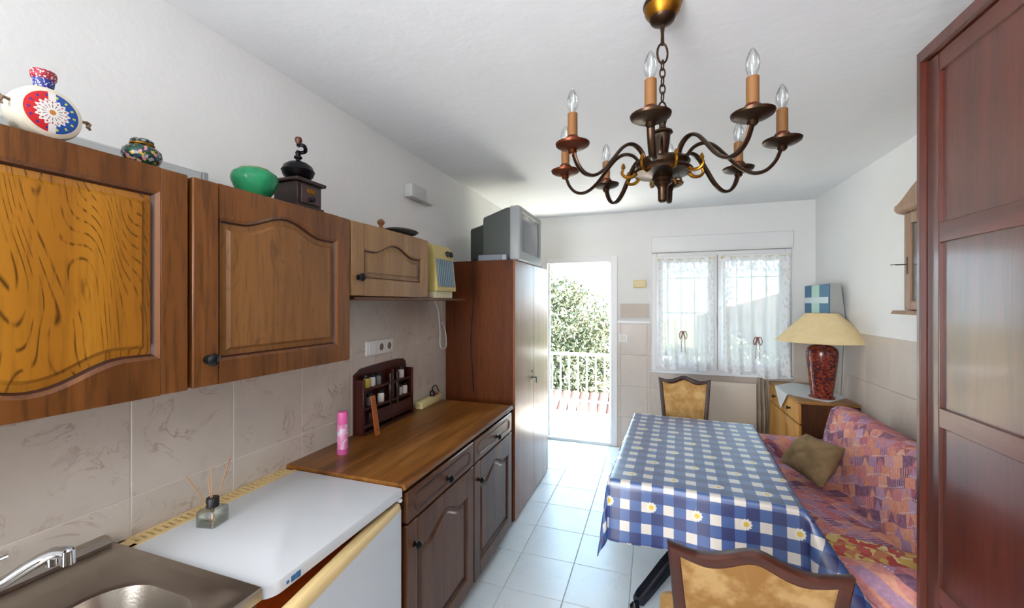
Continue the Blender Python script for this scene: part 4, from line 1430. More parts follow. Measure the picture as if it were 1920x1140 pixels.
for k in range(8):
    a = math.radians(-141 + 45 * k)
    ca, sa = math.cos(a), math.sin(a)
    pts = spline([(CX + r * ca, CY + r * sa, z) for r, z in prof_arm], 4)
    bm = NB()
    side = Vector((-sa, ca, 0))
    loops = []
    for i, p in enumerate(pts):
        tt = (pts[min(i + 1, len(pts) - 1)] - pts[max(i - 1, 0)]).normalized()
        nn = side.cross(tt).normalized()
        loops.append([p + side * x + nn * y for x, y in arm_prof])
    loft(bm, loops)
    arm = mk('arm', bm, M_bronze, t)
    Tp = Matrix.Translation((CX + 0.323 * ca, CY + 0.323 * sa, 0))
    bm = NB()
    lathe(bm, [(0.008, PZ - 0.016), (0.013, PZ - 0.010), (0.012, PZ - 0.004), (0.024, PZ + 0.001), (0.040, PZ + 0.004), (0.048, PZ + 0.009), (0.050, PZ + 0.015), (0.046, PZ + 0.014), (0.036, PZ + 0.010), (0.016, PZ + 0.008)], 22, Tp)
    mk('drip_pan', bm, M_redbronze if k in (0, 7) else M_bronze, arm)
    bm = NB()
    lathe(bm, [(0.014, PZ + 0.0082), (0.020, PZ + 0.020), (0.022, PZ + 0.028), (0.018, PZ + 0.034), (0.0165, PZ + 0.036)], 18, Tp)
    mk('candle_cup', bm, M_redbronze, arm)
    bm = NB()
    lathe(bm, [(0.0145, PZ + 0.030), (0.0145, PZ + 0.102), (0.012, PZ + 0.104)], 18, Tp)
    mk('candle_sleeve', bm, plain('amber_candle_card', lin(120, 78, 34), 0.6) if k == 0 else bpy.data.materials['amber_candle_card'], arm)
    bm = NB()
    lathe(bm, [(0.0075, PZ + 0.1042), (0.010, PZ + 0.110), (0.0155, PZ + 0.124), (0.0165, PZ + 0.136), (0.0145, PZ + 0.150), (0.009, PZ + 0.164), (0.004, PZ + 0.172), (0.0012, PZ + 0.175)], 16, Tp)
    mk('bulb', bm, M_bulb, arm)
    # gilt scroll leaf under the arm root
    bm = NB()
    aa = a + math.radians(22.5)
    c2, s2 = math.cos(aa), math.sin(aa)
    q = [(0.082, 1.956), (0.096, 1.944), (0.116, 1.944), (0.128, 1.956), (0.124, 1.970)]
    sweep(bm, spline([(CX + r * c2, CY + r * s2, z) for r, z in q], 4), circ(0.0055, 7), True, [1.2 - 0.5 * i / 16 for i in range(17)])
    lathe(bm, [(0.001, 1.966), (0.007, 1.972), (0.005, 1.982), (0.001, 1.988)], 8, Matrix.Translation((CX + 0.124 * c2, CY + 0.124 * s2, 0)))
    mk('scroll', bm, M_brass, t)

# ---------------------------------------------------------------- wardrobe at the right
wx = 0.86
WY1, WY0 = 1.80, -0.30
t = thing('wardrobe', 'tall mahogany sliding-door wardrobe filling the right edge of the picture', 'wardrobe', (1.13, 0.75, 0.0))
bm = NB()
box(bm, wx, XR - 0.009, WY1 - 0.018, WY1, 0.0, 2.40, 0.0015)
box(bm, wx, XR - 0.009, WY0, WY0 + 0.018, 0.0, 2.40, 0.0015)
box(bm, wx, XR - 0.009, WY0 + 0.018, WY1 - 0.018, 2.362, 2.40, 0.0015)
box(bm, wx, XR - 0.009, WY0 + 0.018, WY1 - 0.018, 0.0, 0.06, 0.0015)
box(bm, XR - 0.018, XR - 0.009, WY0 + 0.018, WY1 - 0.018, 0.06, 2.362)
mk('carcass', bm, M_maho, t)
for (a0, a1, xd) in ((0.72, WY1 - 0.020, wx + 0.020), (WY0 + 0.02, 0.78, wx + 0.055)):
    bm = NB()
    st = 0.058
    box(bm, xd, xd + 0.024, a0, a0 + st, 0.064, 2.358, 0.002)
    box(bm, xd, xd + 0.024, a1 - st, a1, 0.064, 2.358, 0.002)
    d = mk('sliding_door', bm, M_maho, t)
    rails = [(0.064, 0.12), (0.555, 0.615), (1.134, 1.198), (1.737, 1.803), (2.298, 2.358)]
    for r0, r1 in rails:
        mk('rail', box(NB(), xd + 0.001, xd + 0.024, a0 + st, a1 - st, r0, r1, 0.002), M_mahoh, d)
    for (r0, r1), (q0, q1) in zip(rails, rails[1:]):
        mk('panel', box(NB(), xd + 0.011, xd + 0.018, a0 + st, a1 - st, r1, q0), M_maho, d)

# ---------------------------------------------------------------- small wall cabinet with crown on the right wall
t = thing('hanging_cabinet', 'small crowned wall cabinet with glass door and key above the sofa', 'cabinet', (1.34, 2.49, 1.48))
hx, hy0, hy1, hz0, hz1 = 1.25, 2.25, 2.725, 1.50, 2.01
M_hc = wood('pale_brown_cabinet', lin(140, 108, 84), lin(160, 126, 100), lin(176, 144, 116), 'z', 1.0, 0.4, 0.25)
bm = NB()
box(bm, hx + 0.02, XR - 0.001, hy0, hy0 + 0.016, hz0, hz1)
box(bm, hx + 0.02, XR - 0.001, hy1 - 0.016, hy1, hz0, hz1)
box(bm, hx + 0.02, XR - 0.001, hy0 + 0.016, hy1 - 0.016, hz0, hz0 + 0.016)
box(bm, hx + 0.02, XR - 0.001, hy0 + 0.016, hy1 - 0.016, hz1 - 0.016, hz1)
box(bm, hx + 0.04, XR - 0.001, hy0 + 0.016, hy1 - 0.016, hz0 + 0.17, hz0 + 0.182)
box(bm, hx + 0.04, XR - 0.001, hy0 + 0.016, hy1 - 0.016, hz0 + 0.335, hz0 + 0.347)
mk('carcass', bm, M_hc, t)
mk('back_panel', box(NB(), XR - 0.012, XR - 0.0012, hy0 + 0.016, hy1 - 0.016, hz0 + 0.016, hz1 - 0.016), plain('deep_red_lining', lin(90, 44, 30), 0.6), t)
bm = NB()
box(bm, hx, hx + 0.019, hy0, hy0 + 0.055, hz0 + 0.002, hz1 - 0.002, 0.003)
box(bm, hx, hx + 0.019, hy1 - 0.055, hy1, hz0 + 0.002, hz1 - 0.002, 0.003)
box(bm, hx, hx + 0.019, hy0 + 0.055, hy1 - 0.055, hz0 + 0.002, hz0 + 0.05, 0.003)
box(bm, hx, hx + 0.019, hy0 + 0.055, hy1 - 0.055, hz1 - 0.06, hz1 - 0.002, 0.003)
d = mk('door', bm, M_hc, t)
mk('pane', box(NB(), hx + 0.008, hx + 0.011, hy0 + 0.055, hy1 - 0.055, hz0 + 0.05, hz1 - 0.06), M_glass, d)
bm = NB()
box(bm, hx - 0.003, hx, hy1 - 0.034, hy1 - 0.022, 1.69, 1.78, 0.001)
tube(bm, [(hx - 0.003, hy1 - 0.028, 1.74), (hx - 0.05, hy1 - 0.028, 1.74)], 0.0035, 8)
lathe(bm, [(0.002, -0.002), (0.011, -0.0015), (0.011, 0.0015), (0.002, 0.002)], 12, Matrix.Translation((hx - 0.06, hy1 - 0.028, 1.74)))
mk('key', bm, plain('old_brass', lin(110, 96, 76), 0.4, 0.8), d)
bm = NB()
cpr = [(hx - 0.03, hz1 + 0.03), (XR - 0.001, hz1 + 0.03), (XR - 0.001, hz1), (hx + 0.01, hz1), (hx - 0.012, hz1 + 0.006), (hx - 0.026, hz1 + 0.018)]
prism(bm, cpr, 'y', hy0 - 0.03, hy1 + 0.03)
ctr = (hy0 + hy1) / 2
wv = [(hy1 + 0.03, hz1 + 0.031)] + [(hy1 + 0.03 - (hy1 - hy0 + 0.06) * k / 20, hz1 + 0.045 + 0.10 * math.sin(PI * k / 20) ** 1.6) for k in range(21)] + [(hy0 - 0.03, hz1 + 0.031)]
prism(bm, wv, 'x', hx - 0.028, hx + 0.0)
mk('crown', bm, M_hc, t)
bm = NB()
prism(bm, [(hx - 0.045, hz0 - 0.02), (hx - 0.035, hz0 - 0.001), (XR - 0.001, hz0 - 0.001), (XR - 0.001, hz0 - 0.02)], 'y', hy0 - 0.03, hy1 + 0.03)
mk('base_ledge', bm, M_hc, t)

# ---------------------------------------------------------------- dining table, cloth, chairs
TH = math.radians(-3.0)
TCN = Vector((0.205, 2.415, 0.0))
HW, HL, ZTB = 0.365, 0.58, 0.762
t = thing('dining_table', 'pedestal dining table with black splayed feet under the gingham cloth', 'table', TCN, TH)
mk('table_top', box(NB(), -HW + 0.004, HW - 0.004, -HL + 0.004, HL - 0.004, ZTB - 0.028, ZTB - 0.004, 0.004), M_dkbrown, t, world=False)
mk('column', lathe(NB(), [(0.10, ZTB - 0.0285), (0.10, ZTB - 0.04), (0.04, ZTB - 0.06), (0.038, 0.30), (0.05, 0.29), (0.05, 0.18), (0.03, 0.17)], 20), M_black, t, world=False)
M_foot = plain('gloss_black_foot', lin(18, 24, 34), 0.22, 0.0, 0.6)
for deg in (223, 283, 43, 103):
    a = math.radians(deg) - TH
    ca, sa = math.cos(a), math.sin(a)
    side = Vector((-sa, ca, 0))
    path = [(0.04, 0.25), (0.12, 0.225), (0.22, 0.165), (0.32, 0.095), (0.375, 0.06), (0.395, 0.052)]
    wid = [0.034, 0.034, 0.033, 0.031, 0.030, 0.022]
    hei = [0.05, 0.046, 0.042, 0.038, 0.036, 0.02]
    loops = []
    for (r, z), w_, h_ in zip(path, wid, hei):
        c0 = Vector((r * ca, r * sa, z))
        loops.append([c0 + side * (w_ * x) + Vector((0, 0, h_ * y)) for x, y in ((-1, -0.8), (1, -0.8), (1, 0.2), (0.6, 0.75), (-0.6, 0.75), (-1, 0.2))])
    leg = mk('leg', loft(NB(), loops), M_foot, t, world=False)
    bm = NB()
    lathe(bm, [(0.02, 0.0), (0.024, 0.004), (0.024, 0.024), (0.016, 0.032), (0.01, 0.042)], 14, Matrix.Translation((0.405 * ca, 0.405 * sa, 0.0)))
    mk('foot_pad', bm, M_black, leg, world=False)

# cloth
OV = 0.243


def clothfn(u, v):
    a = (u - 0.5) * 2 * (HW + OV)
    b = (v - 0.5) * 2 * (HL + OV + 0.01)
    ex, ey = max(abs(a) - HW, 0.0), max(abs(b) - HL, 0.0)
    sx_, sy_ = (1 if a > 0 else -1), (1 if b > 0 else -1)
    px, py = max(-HW, min(HW, a)), max(-HL, min(HL, b))
    L = math.hypot(ex, ey)
    if L < 1e-6:
        return Vector((px, py, ZTB))
    ph = math.atan2(ey, ex)          # 0 = sideways, 90 = lengthways
    cornerness = math.sin(2 * ph)
    # flare: right side lies over the sofa edge, corners push out
    fl = 0.10 + 0.30 * cornerness ** 2
    s_par = a if ey > ex else b
    fl += 0.05 * math.sin(s_par * 17 + 0.6) * (1 - cornerness)
    if sx_ > 0 and sy_ < 0:
        fl += 0.30 * math.cos(ph) ** 0.6 * min(1, max(0, (-b) / HL)) - 0.05 * cornerness
    if sx_ < 0 and sy_ < 0:
        fl += -0.26 * cornerness
    # wrinkle fold across the corner
    wob = cornerness * 0.18 * math.sin(ph * 6.0)
    drop = math.sqrt(max(0.05, 1 - min(0.9, fl) ** 2)) * L
    sm_ = min(1.0, L / 0.02)
    d = Vector((math.cos(ph + wob) * sx_, math.sin(ph + wob) * sy_, 0))
    p = Vector((px, py, ZTB)) + d * (fl * L + 0.006 * sm_)
    p.z = ZTB - drop
    return p


bm = NB()
gridmesh(bm, 96, 132, clothfn, lambda u, v: ((u - 0.5) * 2 * (HW + OV) + 3.0, (v - 0.5) * 2 * (HL + OV) + 3.02))
# rounded cloth corners: drop the outermost corner faces
kill = []
for f in bm.faces:
    cs = [l[bm.loops.layers.uv.active].uv for l in f.loops]
    uu, vv = sum(c.x for c in cs) / 4 - 3.0, sum(c.y for c in cs) / 4 - 3.02
    ex, ey = abs(uu) - HW - OV + 0.03, abs(vv) - HL - OV + 0.03
    if ex > 0 and ey > 0 and math.hypot(ex, ey) > 0.03:
        kill.append(f)
bmesh.ops.delete(bm, geom=kill, context='FACES')
tc_ = mk('tablecloth', bm, M_cloth, None, ang=0)
for p in tc_.data.polygons:
    p.use_smooth = True
sol = tc_.modifiers.new('thickness', 'SOLIDIFY')
sol.thickness = 0.0015
sol.offset = -1
tc_.location = TCN + Vector((0, 0, 0.0005))
tc_.rotation_euler = (0, 0, TH)
tag(tc_, 'blue gingham tablecloth with daisies draped over the dining table', 'tablecloth')


def chair(label, loc, rz, fabric, backing):
    """local frame: sitter looks along +y, back at y=0"""
    t = thing('dining_chair', label, 'chair', loc, rz, 'walnut dining chairs at the table')
    W2, WB = 0.188, 0.150     # half widths at the top and at seat height of the back
    zt, zb_ = 0.955, 0.50

    def outline(d):
        n = 26
        top = []
        for k in range(n + 1):
            s_ = 1 - 2 * k / n        # +1 .. -1
            z = zt - 0.012 + 0.028 * math.exp(-(s_ / 0.30) ** 2) + 0.010 * (abs(s_) ** 6) - 0.006 * math.exp(-((abs(s_) - 0.62) / 0.22) ** 2)
            top.append((s_ * W2, z))
        return [(-WB + d, zb_ + d), (WB - d, zb_ + d)] + [(x * (W2 - d) / W2, z - d) for x, z in top]
    # backrest leans backwards (towards -y)
    lean = lambda a, b, d: Vector((a, d - 0.10 * (b - 0.45) / 0.5 - 0.0, b))
    o0, o1, o2, o3 = outline(0), outline(0.006), outline(0.024), outline(0.030)
    F = lambda o, d: [lean(a, b, d) for a, b in o]
    bm = NB()
    loft(bm, [F(o3, 0.026), F(o2, 0.030), F(o1, 0.030), F(o0, 0.022), F(o0, 0.004), F(o1, -0.004), F(o2, -0.004), F(o3, 0.0)], False, False)
    fr = mk('back_frame', bm, M_chairw, t, world=False)
    bm = NB()
    o4 = outline(0.052)
    loft(bm, [F(o3, 0.004), F(o3, 0.026), F(o4, 0.036)], False, True)
    mk('front_upholstery', bm, fabric, t, world=False)
    bm = NB()
    o5 = outline(0.042)
    loft(bm, [F(o3, 0.0032), F(o3, 0.0), F(o5, -0.004)], True, True)
    mk('back_upholstery', bm, backing, t, world=False)
    bm = NB()
    st_ = rrect(-0.215, 0.215, 0.02, 0.45, 0.04, 5)
    loft(bm, [V3(offs(st_, 0.004), 0.435), V3(st_, 0.445), V3(st_, 0.475), V3(rrect(-0.195, 0.195, 0.04, 0.43, 0.04, 5), 0.492), V3(rrect(-0.145, 0.145, 0.09, 0.38, 0.04, 5), 0.500)])
    mk('seat', bm, fabric, t, world=False)
    bm = NB()
    box(bm, -0.215, 0.215, 0.02, 0.045, 0.375, 0.4345, 0.004)
    box(bm, -0.215, 0.215, 0.425, 0.45, 0.375, 0.4345, 0.004)
    box(bm, -0.215, -0.19, 0.045, 0.425, 0.375, 0.4345, 0.004)
    box(bm, 0.19, 0.215, 0.045, 0.425, 0.375, 0.4345, 0.004)
    mk('seat_frame', bm, M_chairw, t, world=False)
    for sx_ in (-1, 1):
        pts = spline([(sx_ * 0.19, 0.43, 0.375), (sx_ * 0.195, 0.44, 0.28), (sx_ * 0.188, 0.425, 0.12), (sx_ * 0.192, 0.435, 0.0)], 5)
        mk('leg', sweep(NB(), pts, circ(0.021, 8), True, [1.1 - 0.45 * i / 15 for i in range(16)]), M_chairw, t, world=False)
        pts = spline([(sx_ * 0.152, 0.012 - 0.011, 0.505), (sx_ * 0.165, 0.02, 0.42), (sx_ * 0.175, 0.01, 0.2), (sx_ * 0.18, -0.05, 0.0)], 5)
        mk('leg', sweep(NB(), pts, circ(0.019, 8), True, [1.1 - 0.3 * i / 15 for i in range(16)]), M_chairw, t, world=False)
    return t


chair('walnut dining chair with beige backing seen from behind, nearest the camera', (0.222, 1.165, 0), math.radians(-2), M_damask, M_damask2)
chair('walnut dining chair with gold damask back facing the room by the radiator', (0.222, 3.36, 0), PI, M_damask, M_damask2)

# ---------------------------------------------------------------- sofa
t = thing('sofa', 'pink and purple patchwork sofa along the right wall', 'sofa', (0.90, 2.66, 0.0))
SY0, SY1 = 1.825, 3.545
bm = NB()
rbox(bm, 0.55, 1.26, SY0 + 0.01, SY1 - 0.01, 0.04, 0.30, 0.03, 3)
mk('base', bm, M_sofa, t)
bm = NB()
SA, SB = SY0 + 0.165, SY1 - 0.185


def seatfn(u, v):
    return None


rbox(bm, 0.49, 1.06, SA, SB, 0.301, 0.455, 0.045, 4)
bmesh.ops.subdivide_edges(bm, edges=[e for e in bm.edges if e.calc_length() > 0.2], cuts=10, use_grid_fill=True)
for v_ in bm.verts:
    if v_.co.z > 0.44:
        v_.co.z += 0.010 * math.sin(v_.co.y * 9.0) * math.sin(v_.co.x * 7.0) - 0.012 * math.exp(-((v_.co.x - 1.0) / 0.12) ** 2)
mk('seat_cushion', bm, M_sofa, t)
bm = NB()
bp_ = [(1.03, 0.30), (1.28, 0.30), (1.285, 0.78), (1.272, 0.825), (1.24, 0.85), (1.19, 0.862), (1.14, 0.858), (1.108, 0.835), (1.075, 0.70), (1.04, 0.50)]
f_ = lambda d, y: [Vector((a, y, b)) for a, b in offs(bp_, d)]
loft(bm, [f_(0.05, SA - 0.01), f_(0.02, SA + 0.005), f_(0.005, SA + 0.03), f_(0.0, SA + 0.07)] + [f_(0.0, SA + 0.07 + (SB - SA - 0.20) * k / 8) for k in range(1, 9)] + [f_(0.005, SB - 0.09), f_(0.02, SB - 0.06), f_(0.05, SB - 0.045)])
mk('backrest', bm, M_sofa, t, ang=60)
for y0_, y1_, zz_ in ((SY0, SY0 + 0.16, 0.545), (SY1 - 0.18, SY1, 0.565)):
    bm = NB()
    rbox(bm, 0.52, 1.27, y0_, y1_, 0.05, zz_, 0.06, 5)
    mk('armrest', bm, M_sofa, t)
for sx_, sy_ in ((0.56, SY0 + 0.06), (0.56, SY1 - 0.06), (1.20, SY0 + 0.06), (1.20, SY1 - 0.06)):
    mk('foot', lathe(NB(), [(0.02, 0), (0.028, 0.045)], 12, Matrix.Translation((sx_, sy_, 0))), M_black, t)


# cushion: pillow stretched between four corners
def pillow(corners, thick, n=18):
    bm = NB()
    L_, B_, R_, T_ = [Vector(c) for c in corners]
    nrm = ((R_ - L_).cross(T_ - B_)).normalized()
    for s_ in (1, -1):
        def fn(u, v):
            p = (1 - u) * (1 - v) * L_ + u * (1 - v) * B_ + u * v * R_ + (1 - u) * v * T_
            c = (L_ + B_ + R_ + T_) / 4
            k = ((4 * u * (1 - u)) * (4 * v * (1 - v))) ** 0.45
            pin = 0.05 * ((4 * u * (1 - u)) + (4 * v * (1 - v)) - 2 * (4 * u * (1 - u)) * (4 * v * (1 - v)))
            p = p + (c - p) * pin * 1.2
            wr = 0.012 * math.sin(13 * u + 5 * v) * math.sin(8 * v - 3 * u) * k + 0.022 * math.exp(-((u - v * 0.9 - 0.05) / 0.06) ** 2) * -k
            return p + nrm * s_ * (thick * k + wr)
        gridmesh(bm, n, n, fn)
    bmesh.ops.remove_doubles(bm, verts=bm.verts, dist=0.0015)
    return bm


bm = pillow([(0.775, 3.10, 0.505), (0.885, 2.72, 0.50), (1.045, 2.86, 0.70), (0.915, 3.08, 0.71)], 0.075)
o = single('cushion', bm, M_brownc, 'olive-brown corduroy cushion in the far corner of the sofa', 'cushion', (0.9, 2.92, 0.46), ang=70)

# throw at the near end of the seat
bm = NB()


def throwfn(u, v):
    x = 0.66 + 0.40 * u
    y = 1.995 + 0.24 * v + 0.03 * math.sin(u * 5)
    z = 0.478 + 0.005 * math.sin(u * 19 + v * 7) * math.sin(v * 11 + 2) + 0.012 * math.exp(-((v - 0.5 - 0.2 * u) / 0.08) ** 2)
    return Vector((x, y, z))


gridmesh(bm, 30, 20, throwfn)
o = single('throw_blanket', bm, M_throw, 'yellow and red folded throw on the near end of the sofa', 'blanket', (0.86, 2.1, 0.46), ang=60)
o.modifiers.new('thickness', 'SOLIDIFY').thickness = 0.006

# ---------------------------------------------------------------- commode, doily, lamp, wall box
QX0, QX1, QY0, QY1, QZ = 1.03, XR - 0.009, 3.615, 4.455, 0.80
t = thing('sideboard', 'pine-fronted sideboard with dark brown side in the back corner', 'sideboard', (1.22, 4.03, 0.0))
bm = NB()
box(bm, QX0 + 0.02, QX1, QY0, QY0 + 0.02, 0.0, QZ - 0.022, 0.002)
box(bm, QX0 + 0.02, QX1, QY1 - 0.02, QY1, 0.0, QZ - 0.022, 0.002)
box(bm, QX1 - 0.008, QX1, QY0 + 0.02, QY1 - 0.02, 0.05, QZ - 0.022)
box(bm, QX0 + 0.02, QX1 - 0.008, QY0 + 0.02, QY1 - 0.02, 0.05, 0.07)
mk('carcass', bm, M_dkbrown, t)
mk('top_board', box(NB(), QX0 - 0.006, QX1, QY0 - 0.008, QY1, QZ - 0.0215, QZ, 0.004), wood('honey_pine_top', lin(140, 96, 44), lin(164, 118, 62), lin(178, 134, 78), 'y', 1.0, 0.4, 0.2), t)
ymid = (QY0 + QY1) / 2
for a0, a1 in ((QY0 + 0.002, ymid - 0.003), (ymid + 0.003, QY1 - 0.002)):
    dr = mk('drawer', box(NB(), QX0, QX0 + 0.019, a0, a1, 0.625, QZ - 0.026, 0.004), M_pine, t)
    bm = NB()
    lathe(bm, [(0.010, 0), (0.006, 0.006), (0.007, 0.012), (0.014, 0.018), (0.013, 0.025), (0.003, 0.029)], 12, Matrix.Translation((QX0, (a0 + a1) / 2, 0.70)) @ Matrix.Rotation(-PI / 2, 4, 'Y'))
    mk('knob', bm, M_blackknob, dr)
    bm = NB()
    sw = 0.07
    box(bm, QX0, QX0 + 0.019, a0, a0 + sw, 0.06, 0.615, 0.003)
    box(bm, QX0, QX0 + 0.019, a1 - sw, a1, 0.06, 0.615, 0.003)
    box(bm, QX0, QX0 + 0.019, a0 + sw, a1 - sw, 0.06, 0.13, 0.003)
    box(bm, QX0, QX0 + 0.019, a0 + sw, a1 - sw, 0.545, 0.615, 0.003)
    d = mk('door', bm, M_pine, t)
    mk('panel', box(NB(), QX0 + 0.009, QX0 + 0.017, a0 + sw, a1 - sw, 0.13, 0.545), M_pine, d)
    mk('moulding', box(NB(), QX0 + 0.004, QX0 + 0.0088, a0 + sw, a0 + sw + 0.012, 0.13, 0.545), M_groove, d)
# doily: a square cloth laid cornerwise, front corner hanging over the edge
bm = NB()
HD = 0.36
dcx, dcy = 1.215, 4.03


def doilyfn(u, v):
    a, b = (u - 0.5) * 2, (v - 0.5) * 2
    x = dcx + HD * (a + b) / 2 * 0.98
    y = dcy + HD * (a - b) / 2 * 1.15
    z = QZ + 0.0015
    over = (QX0 - 0.0085) - x
    if over > 0:
        x = QX0 - 0.0085 - 0.004 - 0.02 * over
        z = QZ + 0.0015 - over
    x = min(x, QX1 - 0.003)
    return Vector((x, y, z))


gridmesh(bm, 40, 40, doilyfn)
o = single('doily', bm, M_doily, 'white crochet doily under the lamp with a corner over the drawers', 'doily', (dcx, dcy, QZ))
# lamp
lx, ly = 1.235, 3.80
t = thing('table_lamp', 'table lamp with cream cone shade and mottled red vase base', 'lamp', (lx, ly, QZ))
Tl = Matrix.Translation((lx, ly, QZ + 0.0035))
mk('lamp_base', lathe(NB(), [(0.085, 0), (0.085, 0.010), (0.072, 0.014), (0.074, 0.05), (0.086, 0.15), (0.097, 0.25), (0.104, 0.32), (0.105, 0.355), (0.098, 0.378), (0.075, 0.400), (0.04, 0.412), (0.025, 0.414)], 36, Tl), M_lampbase, t)
mk('socket', lathe(NB(), [(0.024, 0.4142), (0.024, 0.45), (0.018, 0.455), (0.018, 0.50)], 16, Tl), M_black, t)
mk('bulb', lathe(NB(), [(0.013, 0.5002), (0.016, 0.515), (0.028, 0.545), (0.030, 0.565), (0.02, 0.59), (0.004, 0.597)], 18, Tl), M_bulb, t)
bm = NB()
lathe(bm, [(0.305, 0.435), (0.307, 0.437), (0.105, 0.655), (0.103, 0.655)], 48, Tl, False, False)
lathe(bm, [(0.303, 0.435), (0.1015, 0.655)], 48, Tl, False, False)
for k in range(3):
    a = 2 * PI * k / 3
    tube(bm, [(lx, ly, QZ + 0.60), (lx + 0.102 * math.cos(a), ly + 0.102 * math.sin(a), QZ + 0.655)], 0.002, 6)
mk('lamp_shade', bm, M_shade, t)
# wall box, front facing into the room
t = thing('wall_box', 'grey wall box with blue and white banded front above the table lamp', 'wall box', (1.36, 4.10, 1.34))
by0, by1, bx, bz0, bz1 = 3.85, 4.40, 1.305, 1.335, 1.690
bm = NB()
loft(bm, [[Vector((bx, y, bz0)), Vector((XR - 0.007, y, bz0)), Vector((XR - 0.045, y, bz1)), Vector((bx, y, bz1))] for y in (by0, by1)])
mk('casing', bm, plain('grey_casing', lin(158, 160, 156), 0.5), t)
mk('front_cover', box(NB(), bx - 0.006, bx - 0.0002, by0 + 0.002, by1 - 0.002, bz0 + 0.002, bz1 - 0.002, 0.002), plain('steel_blue_cover', lin(64, 116, 150), 0.45), t)
mk('vertical_band', box(NB(), bx - 0.0085, bx - 0.0061, 4.05, 4.22, bz0 + 0.003, bz1 - 0.003), plain('pale_green_band', lin(188, 222, 204), 0.45), t)
mk('horizontal_band', box(NB(), bx - 0.0105, bx - 0.0086, by0 + 0.006, by1 - 0.004, 1.535, 1.585), plain('pale_white_band', lin(216, 230, 232), 0.45), t)
bm = NB()
tube(bm, spline([(XR - 0.014, 3.84, 1.34), (XR - 0.02, 3.87, 1.2), (XR - 0.018, 3.90, 1.0), (XR - 0.02, 3.92, QZ + 0.006)], 6), 0.003, 6)
single('thin_flex', bm, plain('grey_flex', lin(120, 124, 128), 0.5), 'thin grey flex running down the wall behind the table lamp', 'cable', (XR - 0.02, 3.9, 1.0))

# ---------------------------------------------------------------- radiator, cloth beside it, plates
t = thing('radiator', 'flat cream panel radiator under the window', 'radiator', (0.55, YB - 0.05, 0.14))
mk('panel', box(NB(), 0.16, 0.925, YB - 0.075, YB - 0.055, 0.14, 0.765, 0.006, 2), plain('cream_radiator_enamel', lin(222, 212, 198), 0.4), t)
mk('bracket', box(NB(), 0.3, 0.36, YB - 0.055, YB - 0.007, 0.3, 0.6), M_white, t)
mk('bracket', box(NB(), 0.72, 0.78, YB - 0.055, YB - 0.007, 0.3, 0.6), M_white, t)
bm = NB()


def drapefn(u, v):
    w_ = 0.075 + 0.03 * (1 - v)
    x = 0.985 - 0.045 + (u - 0.5) * w_ + 0.035
    y = YB - 0.055 + 0.020 * math.sin(u * 15 + v * 1.5) * (1 - 0.4 * v) + 0.01 * math.sin(v * 9)
    return Vector((x, y, 0.10 + 0.72 * v))


gridmesh(bm, 36, 16, drapefn)
o = single('hanging_cloth', bm, M_taupe, 'taupe cloth hanging in folds between radiator and sideboard', 'cloth', (0.98, YB - 0.05, 0.1), ang=60)
o.modifiers.new('thickness', 'SOLIDIFY').thickness = 0.004
bm = NB()
tube(bm, [(0.975, YB - 0.007, 0.825), (0.975, YB - 0.06, 0.825), (0.975, YB - 0.065, 0.84)], 0.006, 8)
t = thing('door_chime', 'small cream chime box beside the window top', 'chime', (-0.14, YB, 1.735))
mk('casing', box(NB(), -0.205, -0.075, YB - 0.035, YB, 1.695, 1.775, 0.008, 2), M_cream, t)
mk('lid', box(NB(), -0.198, -0.082, YB - 0.042, YB - 0.0352, 1.702, 1.768, 0.004, 2), plain('cream_lid', lin(232, 216, 168), 0.45), t)
bm.free()
t = thing('fuse_box', 'flat beige fuse box panel between the door and the window', 'fuse box', (-0.2, YB, 1.37))
mk('frame', box(NB(), -0.342, -0.045, YB - 0.014, YB, 1.372, 1.530, 0.003), plain('beige_frame', lin(214, 206, 196), 0.5), t)
mk('cover', box(NB(), -0.330, -0.057, YB - 0.018, YB - 0.0142, 1.385, 1.518, 0.002), plain('beige_cover', lin(200, 188, 174), 0.5), t)
t = thing('light_switch', 'white light switch on the tiles beside the door', 'switch', (-0.31, YB, 1.12))
mk('plate', box(NB(), -0.352, -0.262, YB - 0.018, YB - 0.0072, 1.118, 1.206, 0.003), M_white, t)
mk('rocker', box(NB(), -0.332, -0.282, YB - 0.023, YB - 0.0182, 1.138, 1.186, 0.002), plain('ivory_rocker', lin(220, 214, 200), 0.4), t)

# ---------------------------------------------------------------- lace curtains
M_bow = plain('rose_brown_ribbon', lin(170, 108, 98), 0.8)


